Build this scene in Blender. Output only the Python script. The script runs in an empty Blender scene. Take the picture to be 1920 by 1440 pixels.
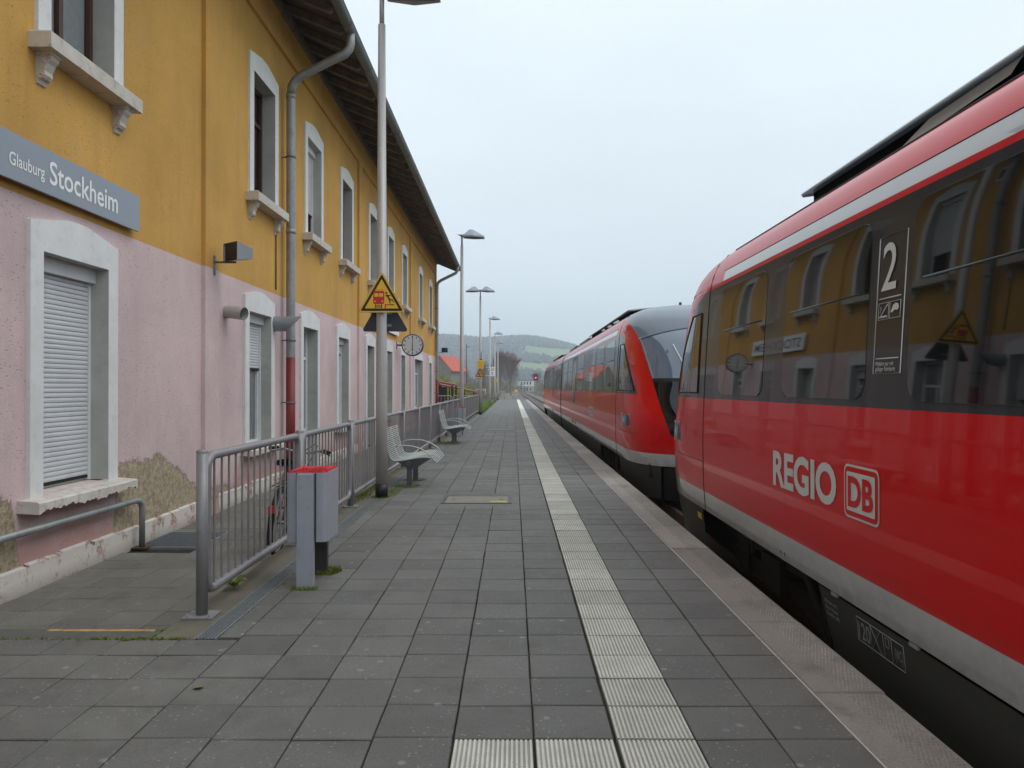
import bpy, math, random
import numpy as np
from mathutils import Vector, Matrix

SC = bpy.context.scene
COL = SC.collection
R = math.radians
PI = math.pi
random.seed(7)

# ------------------------------------------------------------------ camera
F_PX, VPX, VPY, CAM_H = 1456.0, 962.0, 726.0, 1.522
cam_d = bpy.data.cameras.new('camera')
cam = bpy.data.objects.new('camera', cam_d)
COL.objects.link(cam)
cam_d.sensor_width = 36.0
cam_d.lens = 36.0 * F_PX / 1920.0
cam_d.clip_start = 0.05
cam_d.clip_end = 9000
cam.location = (0, 0, CAM_H)
cam.rotation_euler = (R(90) + math.atan((VPY - 720) / F_PX), 0, math.atan((VPX - 960) / F_PX))
SC.camera = cam

# ------------------------------------------------------------------ world, sun, exposure
SUN_EL, SUN_AZ = R(52), R(105)           # a veiled sun, high on the track side
w = bpy.data.worlds.new('World'); SC.world = w; w.use_nodes = True
nt = w.node_tree; nt.nodes.clear()
wo = nt.nodes.new('ShaderNodeOutputWorld'); bg = nt.nodes.new('ShaderNodeBackground')
sky = nt.nodes.new('ShaderNodeTexSky'); sky.sky_type = 'NISHITA'; sky.sun_disc = False
sky.sun_elevation = SUN_EL; sky.sun_rotation = SUN_AZ
tc = nt.nodes.new('ShaderNodeTexCoord'); sp = nt.nodes.new('ShaderNodeSeparateXYZ')
nt.links.new(tc.outputs['Generated'], sp.inputs[0])
rp = nt.nodes.new('ShaderNodeValToRGB')
els = rp.color_ramp.elements
els[0].position = 0.0; els[0].color = (7.5, 8.5, 9.2, 1)
els[1].position = 1.0; els[1].color = (12.2, 13.2, 14.2, 1)
e = els.new(0.18); e.color = (8.1, 9.1, 9.8, 1)
e = els.new(0.45); e.color = (9.7, 10.8, 11.6, 1)
nt.links.new(sp.outputs[2], rp.inputs[0])
nz = nt.nodes.new('ShaderNodeTexNoise'); nz.inputs['Scale'].default_value = 1.6; nz.inputs['Detail'].default_value = 3
mpn = nt.nodes.new('ShaderNodeMapping'); mpn.inputs['Scale'].default_value = (1, 1, 3)
nt.links.new(tc.outputs['Generated'], mpn.inputs[0]); nt.links.new(mpn.outputs[0], nz.inputs[0])
mr = nt.nodes.new('ShaderNodeMapRange'); mr.inputs[1].default_value = 0.3; mr.inputs[2].default_value = 0.7
mr.inputs[3].default_value = 0.94; mr.inputs[4].default_value = 1.06
nt.links.new(nz.outputs[0], mr.inputs[0])
ml = nt.nodes.new('ShaderNodeMixRGB'); ml.blend_type = 'MULTIPLY'; ml.inputs[0].default_value = 1
nt.links.new(rp.outputs[0], ml.inputs[1]); nt.links.new(mr.outputs[0], ml.inputs[2])
mx = nt.nodes.new('ShaderNodeMixRGB'); mx.inputs[0].default_value = 0.94      # thick cloud over the clear sky
nt.links.new(sky.outputs[0], mx.inputs[1]); nt.links.new(ml.outputs[0], mx.inputs[2])
nt.links.new(mx.outputs[0], bg.inputs[0]); bg.inputs[1].default_value = 0.1
nt.links.new(bg.outputs[0], wo.inputs[0])

sd = bpy.data.lights.new('sun', 'SUN'); sd.energy = 0.9; sd.angle = R(40); sd.color = (1, 0.97, 0.93)
so = bpy.data.objects.new('sun', sd); COL.objects.link(so)
sv = Vector((math.cos(SUN_EL) * math.sin(SUN_AZ), math.cos(SUN_EL) * math.cos(SUN_AZ), math.sin(SUN_EL)))
so.rotation_euler = sv.to_track_quat('Z', 'Y').to_euler()
so.location = (20, -20, 40)
SC.view_settings.view_transform = 'Standard'; SC.view_settings.look = 'None'
SC.view_settings.gamma = 1; SC.view_settings.exposure = 0.0; SC.view_settings.use_curve_mapping = False
SC.render.engine = 'CYCLES'
SC.cycles.use_denoising = True
SC.cycles.max_bounces = 6; SC.cycles.diffuse_bounces = 3; SC.cycles.glossy_bounces = 3
SC.cycles.transparent_max_bounces = 8; SC.cycles.volume_bounces = 1
SC.cycles.caustics_reflective = False; SC.cycles.caustics_refractive = False

# ------------------------------------------------------------------ materials
def lin(c):
    return tuple((x / 12.92 if x <= 0.04045 else ((x + 0.055) / 1.055) ** 2.4) for x in (v / 255 for v in c))

class NT:
    """tiny node-graph helper"""
    def __init__(s, name):
        s.m = bpy.data.materials.new(name); s.m.use_nodes = True
        s.t = s.m.node_tree; s.t.nodes.clear()
        s.out = s.n('ShaderNodeOutputMaterial'); s.b = s.n('ShaderNodeBsdfPrincipled')
        s.l(s.b.outputs[0], s.out.inputs[0])
        s.geo = None
    def n(s, ty): return s.t.nodes.new(ty)
    def l(s, a, b): s.t.links.new(a, b)
    def pos(s):
        if not s.geo: s.geo = s.n('ShaderNodeNewGeometry')
        return s.geo.outputs['Position']
    def noise(s, scale, detail=4, rough=0.6, stretch=None, vec=None):
        v = vec or s.pos()
        if stretch:
            mp = s.n('ShaderNodeMapping'); mp.inputs['Scale'].default_value = stretch
            s.l(v, mp.inputs[0]); v = mp.outputs[0]
        t = s.n('ShaderNodeTexNoise'); t.inputs['Scale'].default_value = scale
        t.inputs['Detail'].default_value = detail; t.inputs['Roughness'].default_value = rough
        s.l(v, t.inputs[0]); return t.outputs[0]
    def rng(s, v, a, b, c=0.0, d=1.0, smooth=False):
        m = s.n('ShaderNodeMapRange'); m.inputs[1].default_value = a; m.inputs[2].default_value = b
        m.inputs[3].default_value = c; m.inputs[4].default_value = d
        if smooth: m.interpolation_type = 'SMOOTHSTEP'
        s.l(v, m.inputs[0]); return m.outputs[0]
    def mix(s, f, a, b, mode='MIX'):
        m = s.n('ShaderNodeMixRGB'); m.blend_type = mode
        for i, x in ((0, f), (1, a), (2, b)):
            if isinstance(x, (int, float)): m.inputs[i].default_value = x if i == 0 else (x, x, x, 1)
            elif isinstance(x, tuple): m.inputs[i].default_value = (*x[:3], 1)
            else: s.l(x, m.inputs[i])
        return m.outputs[0]
    def math(s, op, a, b=0.0):
        m = s.n('ShaderNodeMath'); m.operation = op
        for i, x in ((0, a), (1, b)):
            if isinstance(x, (int, float)): m.inputs[i].default_value = x
            else: s.l(x, m.inputs[i])
        return m.outputs[0]
    def xyz(s):
        q = s.n('ShaderNodeSeparateXYZ'); s.l(s.pos(), q.inputs[0]); return q.outputs
    def bump(s, h, strength=0.3, dist=0.01):
        b = s.n('ShaderNodeBump'); b.inputs['Strength'].default_value = strength; b.inputs['Distance'].default_value = dist
        s.l(h, b.inputs['Height']); s.l(b.outputs[0], s.b.inputs['Normal'])
    def base(s, c):
        if isinstance(c, tuple): s.b.inputs['Base Color'].default_value = (*c[:3], 1)
        else: s.l(c, s.b.inputs['Base Color'])
    def set(s, **k):
        for a, v in k.items():
            nm = {'rough': 'Roughness', 'metal': 'Metallic', 'coat': 'Coat Weight', 'coatr': 'Coat Roughness', 'spec': 'Specular IOR Level', 'ior': 'IOR'}[a]
            if isinstance(v, (int, float)): s.b.inputs[nm].default_value = v
            else: s.l(v, s.b.inputs[nm])
        return s

def plain(name, col, rough=0.6, metal=0.0, var=0.12, scale=6.0, bump=0.0, bscale=80, coat=0.0, grime=None, spec=0.5):
    g = NT(name)
    n = g.noise(scale, 4)
    f = g.rng(n, 0.3, 0.7, 1 - var, 1 + var)
    c = g.mix(1.0, col, f, 'MULTIPLY')
    if grime:
        m = g.rng(g.noise(scale * 2.3, 6, 0.7), 0.52, 0.72, 0, grime[1])
        c = g.mix(m, c, grime[0])
    g.base(c); g.set(metal=metal, coat=coat, spec=spec)
    g.set(rough=g.rng(n, 0.3, 0.7, max(rough - 0.06, 0.02), min(rough + 0.06, 1)))
    if bump: g.bump(g.noise(bscale, 3), bump, 0.006)
    return g.m

M = {}
def slab_mat(name, col, dark, bump=0.25, studs=False):
    g = NT(name)
    oi = g.n('ShaderNodeObjectInfo'); g.pos()
    rnd = g.math('FRACT', g.math('ADD', g.math('MULTIPLY', oi.outputs['Random'], 7.31), g.geo.outputs['Random Per Island']))
    c = g.mix(g.rng(rnd, 0, 1, 0, 1), col, dark)
    big = g.noise(0.9, 4); c = g.mix(1, c, g.rng(big, 0.3, 0.7, 0.86, 1.14), 'MULTIPLY')
    med = g.noise(7, 5, 0.7); c = g.mix(1, c, g.rng(med, 0.3, 0.7, 0.86, 1.13), 'MULTIPLY')
    fine = g.noise(150, 4, 0.85); c = g.mix(1, c, g.rng(fine, 0.3, 0.7, 0.6, 1.4), 'MULTIPLY')
    # pale flecks, trodden-in gum
    vo = g.n('ShaderNodeTexVoronoi'); vo.voronoi_dimensions = '2D'; vo.inputs['Scale'].default_value = 2.6; g.l(g.pos(), vo.inputs['Vector'])
    wv = g.math('ADD', vo.outputs['Distance'], g.math('MULTIPLY', g.noise(30, 3), 0.06))
    gum = g.math('MULTIPLY', g.rng(wv, 0.065, 0.085, 0.6, 0.0), g.rng(g.noise(1.3, 2), .45, .55))
    c = g.mix(gum, c, lin((150, 150, 146)))
    vo2 = g.n('ShaderNodeTexVoronoi'); vo2.voronoi_dimensions = '2D'; vo2.inputs['Scale'].default_value = 17; g.l(g.pos(), vo2.inputs['Vector'])
    c = g.mix(g.math('MULTIPLY', g.rng(vo2.outputs['Distance'], 0.06, 0.12, 0.6, 0), g.rng(g.noise(4, 2), .5, .58)), c, lin((158, 158, 152)))
    st = g.rng(g.noise(1.7, 5, 0.7), 0.56, 0.72, 0, 0.45); c = g.mix(st, c, lin((70, 68, 62)))
    if studs: c = g.mix(1, c, g.rng(g.xyz()[2], .0, .005, .86, 1.3), 'MULTIPLY')      # stud tips paler, dirt between them darker, for contrast
    g.base(c); g.set(rough=g.rng(med, 0.3, 0.7, 0.5, 0.85), spec=0.45)
    g.bump(fine, bump, 0.004)
    return g.m
M['slab'] = slab_mat('platform_slab_concrete', lin((111, 110, 105)), lin((98, 97, 93)))
M['slab_low'] = slab_mat('lower_slab_concrete', lin((116, 114, 106)), lin((106, 104, 96)))
M['edge'] = slab_mat('edge_stone_concrete', lin((160, 155, 145)), lin((146, 141, 132)), 0.6, True)
def tact_mat():
    g = NT('tactile_concrete')
    c = g.mix(1, lin((218, 217, 206)), g.rng(g.noise(5, 5, .7), .3, .7, .85, 1.1), 'MULTIPLY')
    z = g.xyz()
    gr = g.rng(z[2], -0.0045, -0.0005, 1, 0)
    c = g.mix(g.math('MULTIPLY', gr, .62), c, lin((104, 100, 88)))           # darker towards the groove bottoms
    vo2 = g.n('ShaderNodeTexVoronoi'); vo2.inputs['Scale'].default_value = 34; g.l(g.pos(), vo2.inputs[0])
    c = g.mix(g.rng(vo2.outputs['Distance'], 0.06, 0.14, 0.7, 0), c, lin((90, 88, 80)))
    c = g.mix(g.rng(g.noise(240, 2), .35, .65, .0, .18), c, lin((110, 108, 100)))
    g.base(c); g.set(rough=.75); return g.m
M['tactile'] = tact_mat()
def soil_mat():
    g = NT('joint_soil')
    m = g.rng(g.noise(2.2, 4), .45, .62)
    c = g.mix(m, lin((36, 33, 28)), lin((58, 64, 30)))
    c = g.mix(1, c, g.rng(g.noise(90, 3), .3, .7, .6, 1.4), 'MULTIPLY')
    g.base(c); g.set(rough=.95); g.bump(g.noise(120, 3), .5, .01); return g.m
M['soil'] = soil_mat()
def wall_mat(name, col, kind):
    g = NT(name); p = g.xyz()
    big = g.noise(0.55, 4, .6)
    c = g.mix(1, col, g.rng(big, .3, .7, .84, 1.12), 'MULTIPLY')
    c = g.mix(g.rng(g.noise(1.4, 6, .7, (1, 1, .6)), .52, .72, 0, .3), c, tuple(.55 * x + .10 for x in col))
    streak = g.noise(3.0, 5, .7, (1, 1, .12))
    c = g.mix(g.rng(streak, .5, .75, 0, .28), c, tuple(x * .62 for x in col))
    vo = g.n('ShaderNodeTexVoronoi'); vo.inputs['Scale'].default_value = 24
    mp = g.n('ShaderNodeMapping'); mp.inputs['Scale'].default_value = (1, .55, 1.5); g.l(g.pos(), mp.inputs[0]); g.l(mp.outputs[0], vo.inputs[0])
    pit = g.math('MULTIPLY', g.rng(vo.outputs['Distance'], .08, .24, 1, 0), g.rng(g.noise(3.3, 3), .40, .58))
    c = g.mix(g.math('MULTIPLY', pit, .42), c, lin((96, 74, 66)))
    tex = g.noise(55, 4, .65)
    c = g.mix(1, c, g.rng(tex, .3, .7, .93, 1.06), 'MULTIPLY')
    h = g.math('SUBTRACT', g.math('MULTIPLY', tex, .6), g.math('MULTIPLY', pit, .8))
    if kind == 'pink':
        # smoother, salmon repainted zone low down; flaked-off plaster with ragged outline
        n1 = g.noise(1.6, 5, .65)
        low = g.rng(g.math('ADD', p[2], g.math('MULTIPLY', n1, .5)), .35, .62, 1, 0)
        c = g.mix(g.math('MULTIPLY', low, .75), c, lin((186, 140, 128)))
        yy = g.rng(p[1], 4.0, 14.0)
        cr = g.n('ShaderNodeValToRGB'); g.l(yy, cr.inputs[0]); el = cr.color_ramp.elements
        pts = [(0, .62), (.205, .70), (.235, .60), (.245, .0), (.395, .0), (.405, .72), (.50, .74), (.545, .55), (.595, .30), (.66, .14), (.80, .02), (1, 0)]
        el[0].position = pts[0][0]; el[0].color = (pts[0][1],) * 3 + (1,)
        el[1].position = pts[-1][0]; el[1].color = (pts[-1][1],) * 3 + (1,)
        for a, b in pts[1:-1]:
            q = el.new(a); q.color = (b, b, b, 1)
        rag = g.math('MULTIPLY', g.math('SUBTRACT', g.noise(5.5, 9, .85), .5), .5)
        d = g.math('SUBTRACT', g.math('ADD', cr.outputs[0], rag), p[2])
        pk = g.math('MULTIPLY', g.rng(d, 0, .012), g.rng(cr.outputs[0], .03, .08))
        lowcut = g.rng(g.math('ADD', p[2], rag), -.02, .03)
        pk = g.math('MULTIPLY', pk, lowcut)
        rub = g.noise(17, 8, .8)
        rc = g.mix(g.rng(rub, .35, .65), lin((132, 117, 96)), lin((206, 190, 162)))
        rim = g.math('MULTIPLY', g.rng(g.math('ABSOLUTE', d), 0, .02, 1, 0), g.rng(cr.outputs[0], .03, .08))
        c = g.mix(pk, c, rc)
        c = g.mix(g.math('MULTIPLY', g.math('MULTIPLY', rim, lowcut), .55), c, lin((80, 58, 52)))
        h = g.math('ADD', h, g.math('MULTIPLY', pk, g.math('SUBTRACT', g.math('MULTIPLY', rub, 5), 6)))
    g.base(c); g.set(rough=.88, spec=.3); g.bump(h, .45, .012)
    return g.m
M['pink'] = wall_mat('pink_render', lin((215, 191, 190)), 'pink')
M['yellow'] = wall_mat('ochre_render', lin((207, 160, 84)), 'yellow')
def plinth_mat():
    g = NT('white_plinth_paint')
    n = g.noise(3.2, 7, .75)
    c = g.mix(g.rng(n, .52, .60), lin((214, 208, 200)), lin((168, 128, 112)))
    c = g.mix(g.rng(g.noise(7, 6, .7), .6, .68), c, lin((110, 100, 92)))
    c = g.mix(g.rng(g.xyz()[2], -.2, -.08, .6, 0), c, lin((150, 138, 124)))
    g.base(c); g.set(rough=.85); g.bump(n, .5, .02); return g.m
M['plinth'] = plinth_mat()
M['stone'] = plain('white_painted_stone', lin((222, 222, 220)), .75, var=.06, scale=3, bump=.12, bscale=60, grime=(lin((168, 162, 150)), .3))
M['stone_sill'] = plain('weathered_sill_stone', lin((200, 194, 184)), .85, var=.1, scale=4, bump=.4, bscale=30, grime=(lin((120, 108, 96)), .55))
M['sill_flaking'] = plain('flaking_sill_paint', lin((206, 200, 190)), .9, var=.12, scale=5, bump=.7, bscale=14, grime=(lin((150, 122, 96)), .75))
M['reveal'] = plain('reveal_plaster', lin((176, 176, 170)), .85, var=.1, scale=2.5, grime=(lin((128, 124, 116)), .3))
M['blind'] = plain('grey_plaster_infill', lin((150, 148, 142)), .9, var=.2, scale=2.2, bump=.3, bscale=20, grime=(lin((96, 92, 86)), .7))
M['shutter'] = plain('white_plastic_shutter', lin((206, 208, 210)), .5, var=.04, scale=2, grime=(lin((170, 170, 168)), .25))
M['frame_white'] = plain('white_window_frame', lin((222, 224, 226)), .4, var=.04)
M['frame_brown'] = plain('brown_wood_frame', lin((74, 44, 34)), .5, var=.2, scale=8)
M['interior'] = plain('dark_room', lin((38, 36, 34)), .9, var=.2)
M['curtain'] = plain('net_curtain', lin((238, 240, 240)), .9, var=.1, scale=9)
M['soffit'] = plain('weathered_soffit_boards', lin((88, 80, 70)), .85, var=.3, scale=4, bump=.3, grime=(lin((54, 50, 46)), .6))
M['rafter'] = plain('old_rafter_wood', lin((108, 99, 84)), .85, var=.35, scale=5, bump=.3, grime=(lin((70, 60, 50)), .6))
M['roof'] = plain('dark_roof_tiles', lin((78, 68, 64)), .8, var=.3, scale=3, bump=.4)
M['zinc'] = plain('weathered_zinc', lin((112, 116, 116)), .55, .3, var=.16, scale=3, grime=(lin((80, 80, 78)), .4))
M['zinc_lt'] = plain('galvanised_pipe', lin((150, 152, 152)), .5, .35, var=.12, scale=5, grime=(lin((110, 108, 104)), .5))
M['red_pipe'] = plain('red_painted_pipe', lin((126, 42, 40)), .5, var=.15, scale=4)
M['vent_white'] = plain('pale_vent_pipe', lin((176, 174, 170)), .5, .1, var=.1, scale=7, grime=(lin((120, 112, 104)), .5))
M['grey_paint'] = plain('grey_enamel', lin((132, 136, 142)), .4, .1, var=.06, coat=.2)
M['fence'] = plain('grey_micaceous_paint', lin((140, 140, 142)), .42, .2, var=.08, scale=9, grime=(lin((104, 100, 96)), .3))
M['bin'] = plain('silver_grey_enamel', lin((166, 171, 182)), .42, .15, var=.05, scale=5, grime=(lin((128, 130, 134)), .3))
M['bin_dark'] = plain('dark_grey_steel', lin((70, 70, 70)), .5, .2, var=.15)
M['bag'] = plain('red_plastic_bag', lin((206, 58, 60)), .35, var=.35, scale=26, spec=.5, bump=.6, bscale=40)
M['bench'] = plain('pale_grey_coated_wire', lin((190, 194, 190)), .45, .1, var=.05)
M['bench_leg'] = plain('slate_grey_steel', lin((96, 100, 104)), .45, .2, var=.08)
M['lamp'] = plain('light_grey_lamp_paint', lin((176, 172, 170)), .42, .2, var=.06, scale=4, grime=(lin((150, 144, 140)), .3))
M['lamp_hood'] = plain('lamp_hood_aluminium', lin((150, 158, 168)), .4, .3, var=.06)
M['lamp_under'] = plain('lamp_diffuser_off', lin((92, 80, 84)), .4, var=.1)
M['black'] = plain('black_plastic', lin((26, 26, 28)), .5, var=.15)
M['dark_back'] = plain('sign_back_grey', lin((58, 64, 70)), .45, .2, var=.06)
M['sign_yellow'] = plain('sign_yellow', lin((238, 188, 50)), .4, var=.03)
M['sign_black'] = plain('sign_black', lin((24, 22, 20)), .45, var=.05)
M['sign_red'] = plain('sign_red', lin((196, 40, 44)), .45, var=.05)
M['sign_white'] = plain('sign_white', lin((236, 236, 234)), .4, var=.03)
M['sign_grey'] = plain('sign_blue_grey', lin((138, 146, 156)), .35, .1, var=.04, scale=2)
M['clock_rim'] = plain('navy_clock_case', lin((66, 62, 104)), .4, var=.05)
M['clock_face'] = plain('clock_face', lin((206, 208, 204)), .4, var=.02)
M['steel'] = plain('galvanised_grate', lin((138, 144, 146)), .45, .35, var=.15, scale=20)
M['concrete'] = plain('old_kerb_concrete', lin((104, 100, 86)), .9, var=.2, scale=3, bump=.4, bscale=90, grime=(lin((84, 88, 52)), .4))
M['asphalt'] = plain('patched_asphalt', lin((92, 92, 86)), .9, var=.2, scale=5, bump=.5, bscale=110, grime=(lin((70, 72, 50)), .5))
M['yellow_line'] = plain('worn_yellow_paint', lin((178, 148, 92)), .85, var=.25, scale=14, grime=(lin((104, 99, 86)), .95))
M['ballast'] = plain('ballast_stone', lin((106, 98, 90)), .95, var=.35, scale=14, bump=1.0, bscale=30)
M['rail'] = plain('rusty_rail', lin((92, 70, 56)), .6, .4, var=.2)
M['sleeper'] = plain('concrete_sleeper', lin((126, 120, 112)), .9, var=.15)
M['cover'] = plain('manhole_cover_infill', lin((136, 130, 118)), .8, var=.15, scale=6, bump=.3)
M['lime'] = plain('lime_marking_paint', lin((176, 192, 84)), .8, var=.2, scale=30)
def leaf_mat(name, a, b):
    g = NT(name); g.pos()
    c = g.mix(g.geo.outputs['Random Per Island'], a, b)
    g.base(c); g.set(rough=.8, spec=.2); return g.m
M['moss'] = leaf_mat('moss_and_grass', lin((88, 106, 34)), lin((134, 142, 66)))
M['grass'] = leaf_mat('grass_blades', lin((96, 124, 40)), lin((140, 158, 72)))
M['twig'] = leaf_mat('bare_twigs', lin((104, 88, 80)), lin((138, 118, 108)))
M['bark'] = plain('tree_bark', lin((112, 100, 90)), .9, var=.25, scale=6, bump=.5)
M['budding'] = leaf_mat('budding_shrub', lin((150, 146, 52)), lin((104, 106, 52)))
M['scrub'] = leaf_mat('bare_scrub', lin((96, 84, 70)), lin((120, 112, 84)))
M['forest'] = leaf_mat('winter_forest', lin((70, 68, 70)), lin((98, 93, 92)))
M['conifer'] = leaf_mat('conifer', lin((38, 52, 38)), lin((54, 68, 46)))

# train paints
def paint(name, col, rough=.22, coat=1.0, dirt=.25):
    g = NT(name)
    n = g.noise(1.2, 5, .6, (1, .4, 2))
    c = g.mix(g.rng(n, .45, .75, 0, dirt), col, tuple(x * .72 + .012 for x in col))
    zz = g.xyz()[2]
    dm = g.math('MULTIPLY', g.rng(g.math('ADD', zz, g.math('MULTIPLY', g.noise(2.5, 5, .7, (1, .5, 1)), .5)), .45, .75, .38, 0), g.rng(g.noise(9, 5, .75), .35, .65, .4, 1))
    c = g.mix(dm, c, lin((92, 78, 66)))
    g.base(c); g.set(rough=rough + .1, coat=coat, coatr=.03, spec=.08)
    wv = g.noise(1.1, 2, .4, (1, .6, 1.6)); g.bump(wv, .05, .02)
    return g.m
M['t_red'] = paint('train_red_paint', lin((216, 0, 10)), coat=.46)
M['t_white'] = paint('train_light_grey_paint', lin((196, 200, 202)), dirt=.4)
M['t_dark'] = paint('train_window_band_paint', lin((54, 55, 59)), .08, .25)
M['t_roof'] = paint('train_silver_roof_paint', lin((112, 122, 132)), .3, .5)
M['t_cowl'] = paint('train_cowl_paint', lin((176, 182, 186)), .3, .4)
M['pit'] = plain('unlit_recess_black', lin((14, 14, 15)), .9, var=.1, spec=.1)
M['t_skirt'] = paint('train_dark_skirt_paint', lin((72, 80, 80)), .4, .3, .6)
M['t_lettering'] = plain('train_white_lettering', lin((214, 218, 216)), .4, var=.03)
M['t_dim'] = plain('train_grey_lettering', lin((150, 154, 154)), .5, var=.03)
M['t_under'] = plain('bogie_grime', lin((34, 32, 30)), .8, var=.3, scale=9)
M['t_wheel'] = plain('wheel_steel', lin((70, 66, 62)), .5, .6, var=.2)
M['rubber'] = plain('black_rubber', lin((20, 20, 22)), .6, var=.1)
M['teal'] = plain('teal_print', lin((40, 150, 160)), .4, var=.03)
M['navy'] = plain('navy_print', lin((36, 58, 92)), .4, var=.03)
def glass_train():
    g = NT('tinted_train_glass'); g.base(lin((22, 24, 26))); g.set(rough=.03, spec=.5, coat=0)
    g.bump(g.noise(1.3, 2, .4, (1, .7, .8)), .05, .03); return g.m
M['t_glass'] = glass_train()
def windscreen():
    g = NT('windscreen_glass'); g.base(lin((108, 120, 136))); g.set(rough=.05, spec=.6, coat=1, coatr=.02); return g.m  # blue-grey base colour carries the sky's reflection
M['t_screen'] = windscreen()
def pane_mat():
    g = NT('window_pane'); tr = g.n('ShaderNodeBsdfTransparent'); tr.inputs[0].default_value = (.82, .85, .85, 1)
    gl = g.n('ShaderNodeBsdfGlossy'); gl.inputs['Roughness'].default_value = .03
    fr = g.n('ShaderNodeFresnel'); fr.inputs[0].default_value = 1.5
    ms = g.n('ShaderNodeMixShader'); g.l(g.rng(fr.outputs[0], 0, 1, .04, 1), ms.inputs[0]); g.l(tr.outputs[0], ms.inputs[1]); g.l(gl.outputs[0], ms.inputs[2])
    g.l(ms.outputs[0], g.out.inputs[0]); return g.m
M['pane'] = pane_mat()
def emit(name, col, s):
    g = NT(name); g.base(col); g.b.inputs['Emission Color'].default_value = (*col, 1); g.b.inputs['Emission Strength'].default_value = s; return g.m
M['signal_red'] = emit('lit_red_signal', (1, .06, .08), 4.0)

# ------------------------------------------------------------------ mesh helpers
def newobj(name, data, parent=None, loc=None, rot=None):
    o = bpy.data.objects.new(name, data); COL.objects.link(o)
    if parent is not None: o.parent = parent
    if loc is not None: o.location = loc
    if rot is not None: o.rotation_euler = rot
    return o
def tag(o, label=None, cat=None, group=None, kind=None):
    if label: o['label'] = label
    if cat: o['category'] = cat
    if group: o['group'] = group
    if kind: o['kind'] = kind
    return o
def thing(name, label, cat, loc=(0, 0, 0), rz=0.0, group=None):
    o = newobj(name, None, None, loc, (0, 0, rz)); o.empty_display_size = .2
    return tag(o, label, cat, group)
def copy_tree(o, parent=None):
    c = o.copy(); COL.objects.link(c)
    if parent is not None: c.parent = parent
    for ch in list(o.children): copy_tree(ch, c)
    return c

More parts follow.
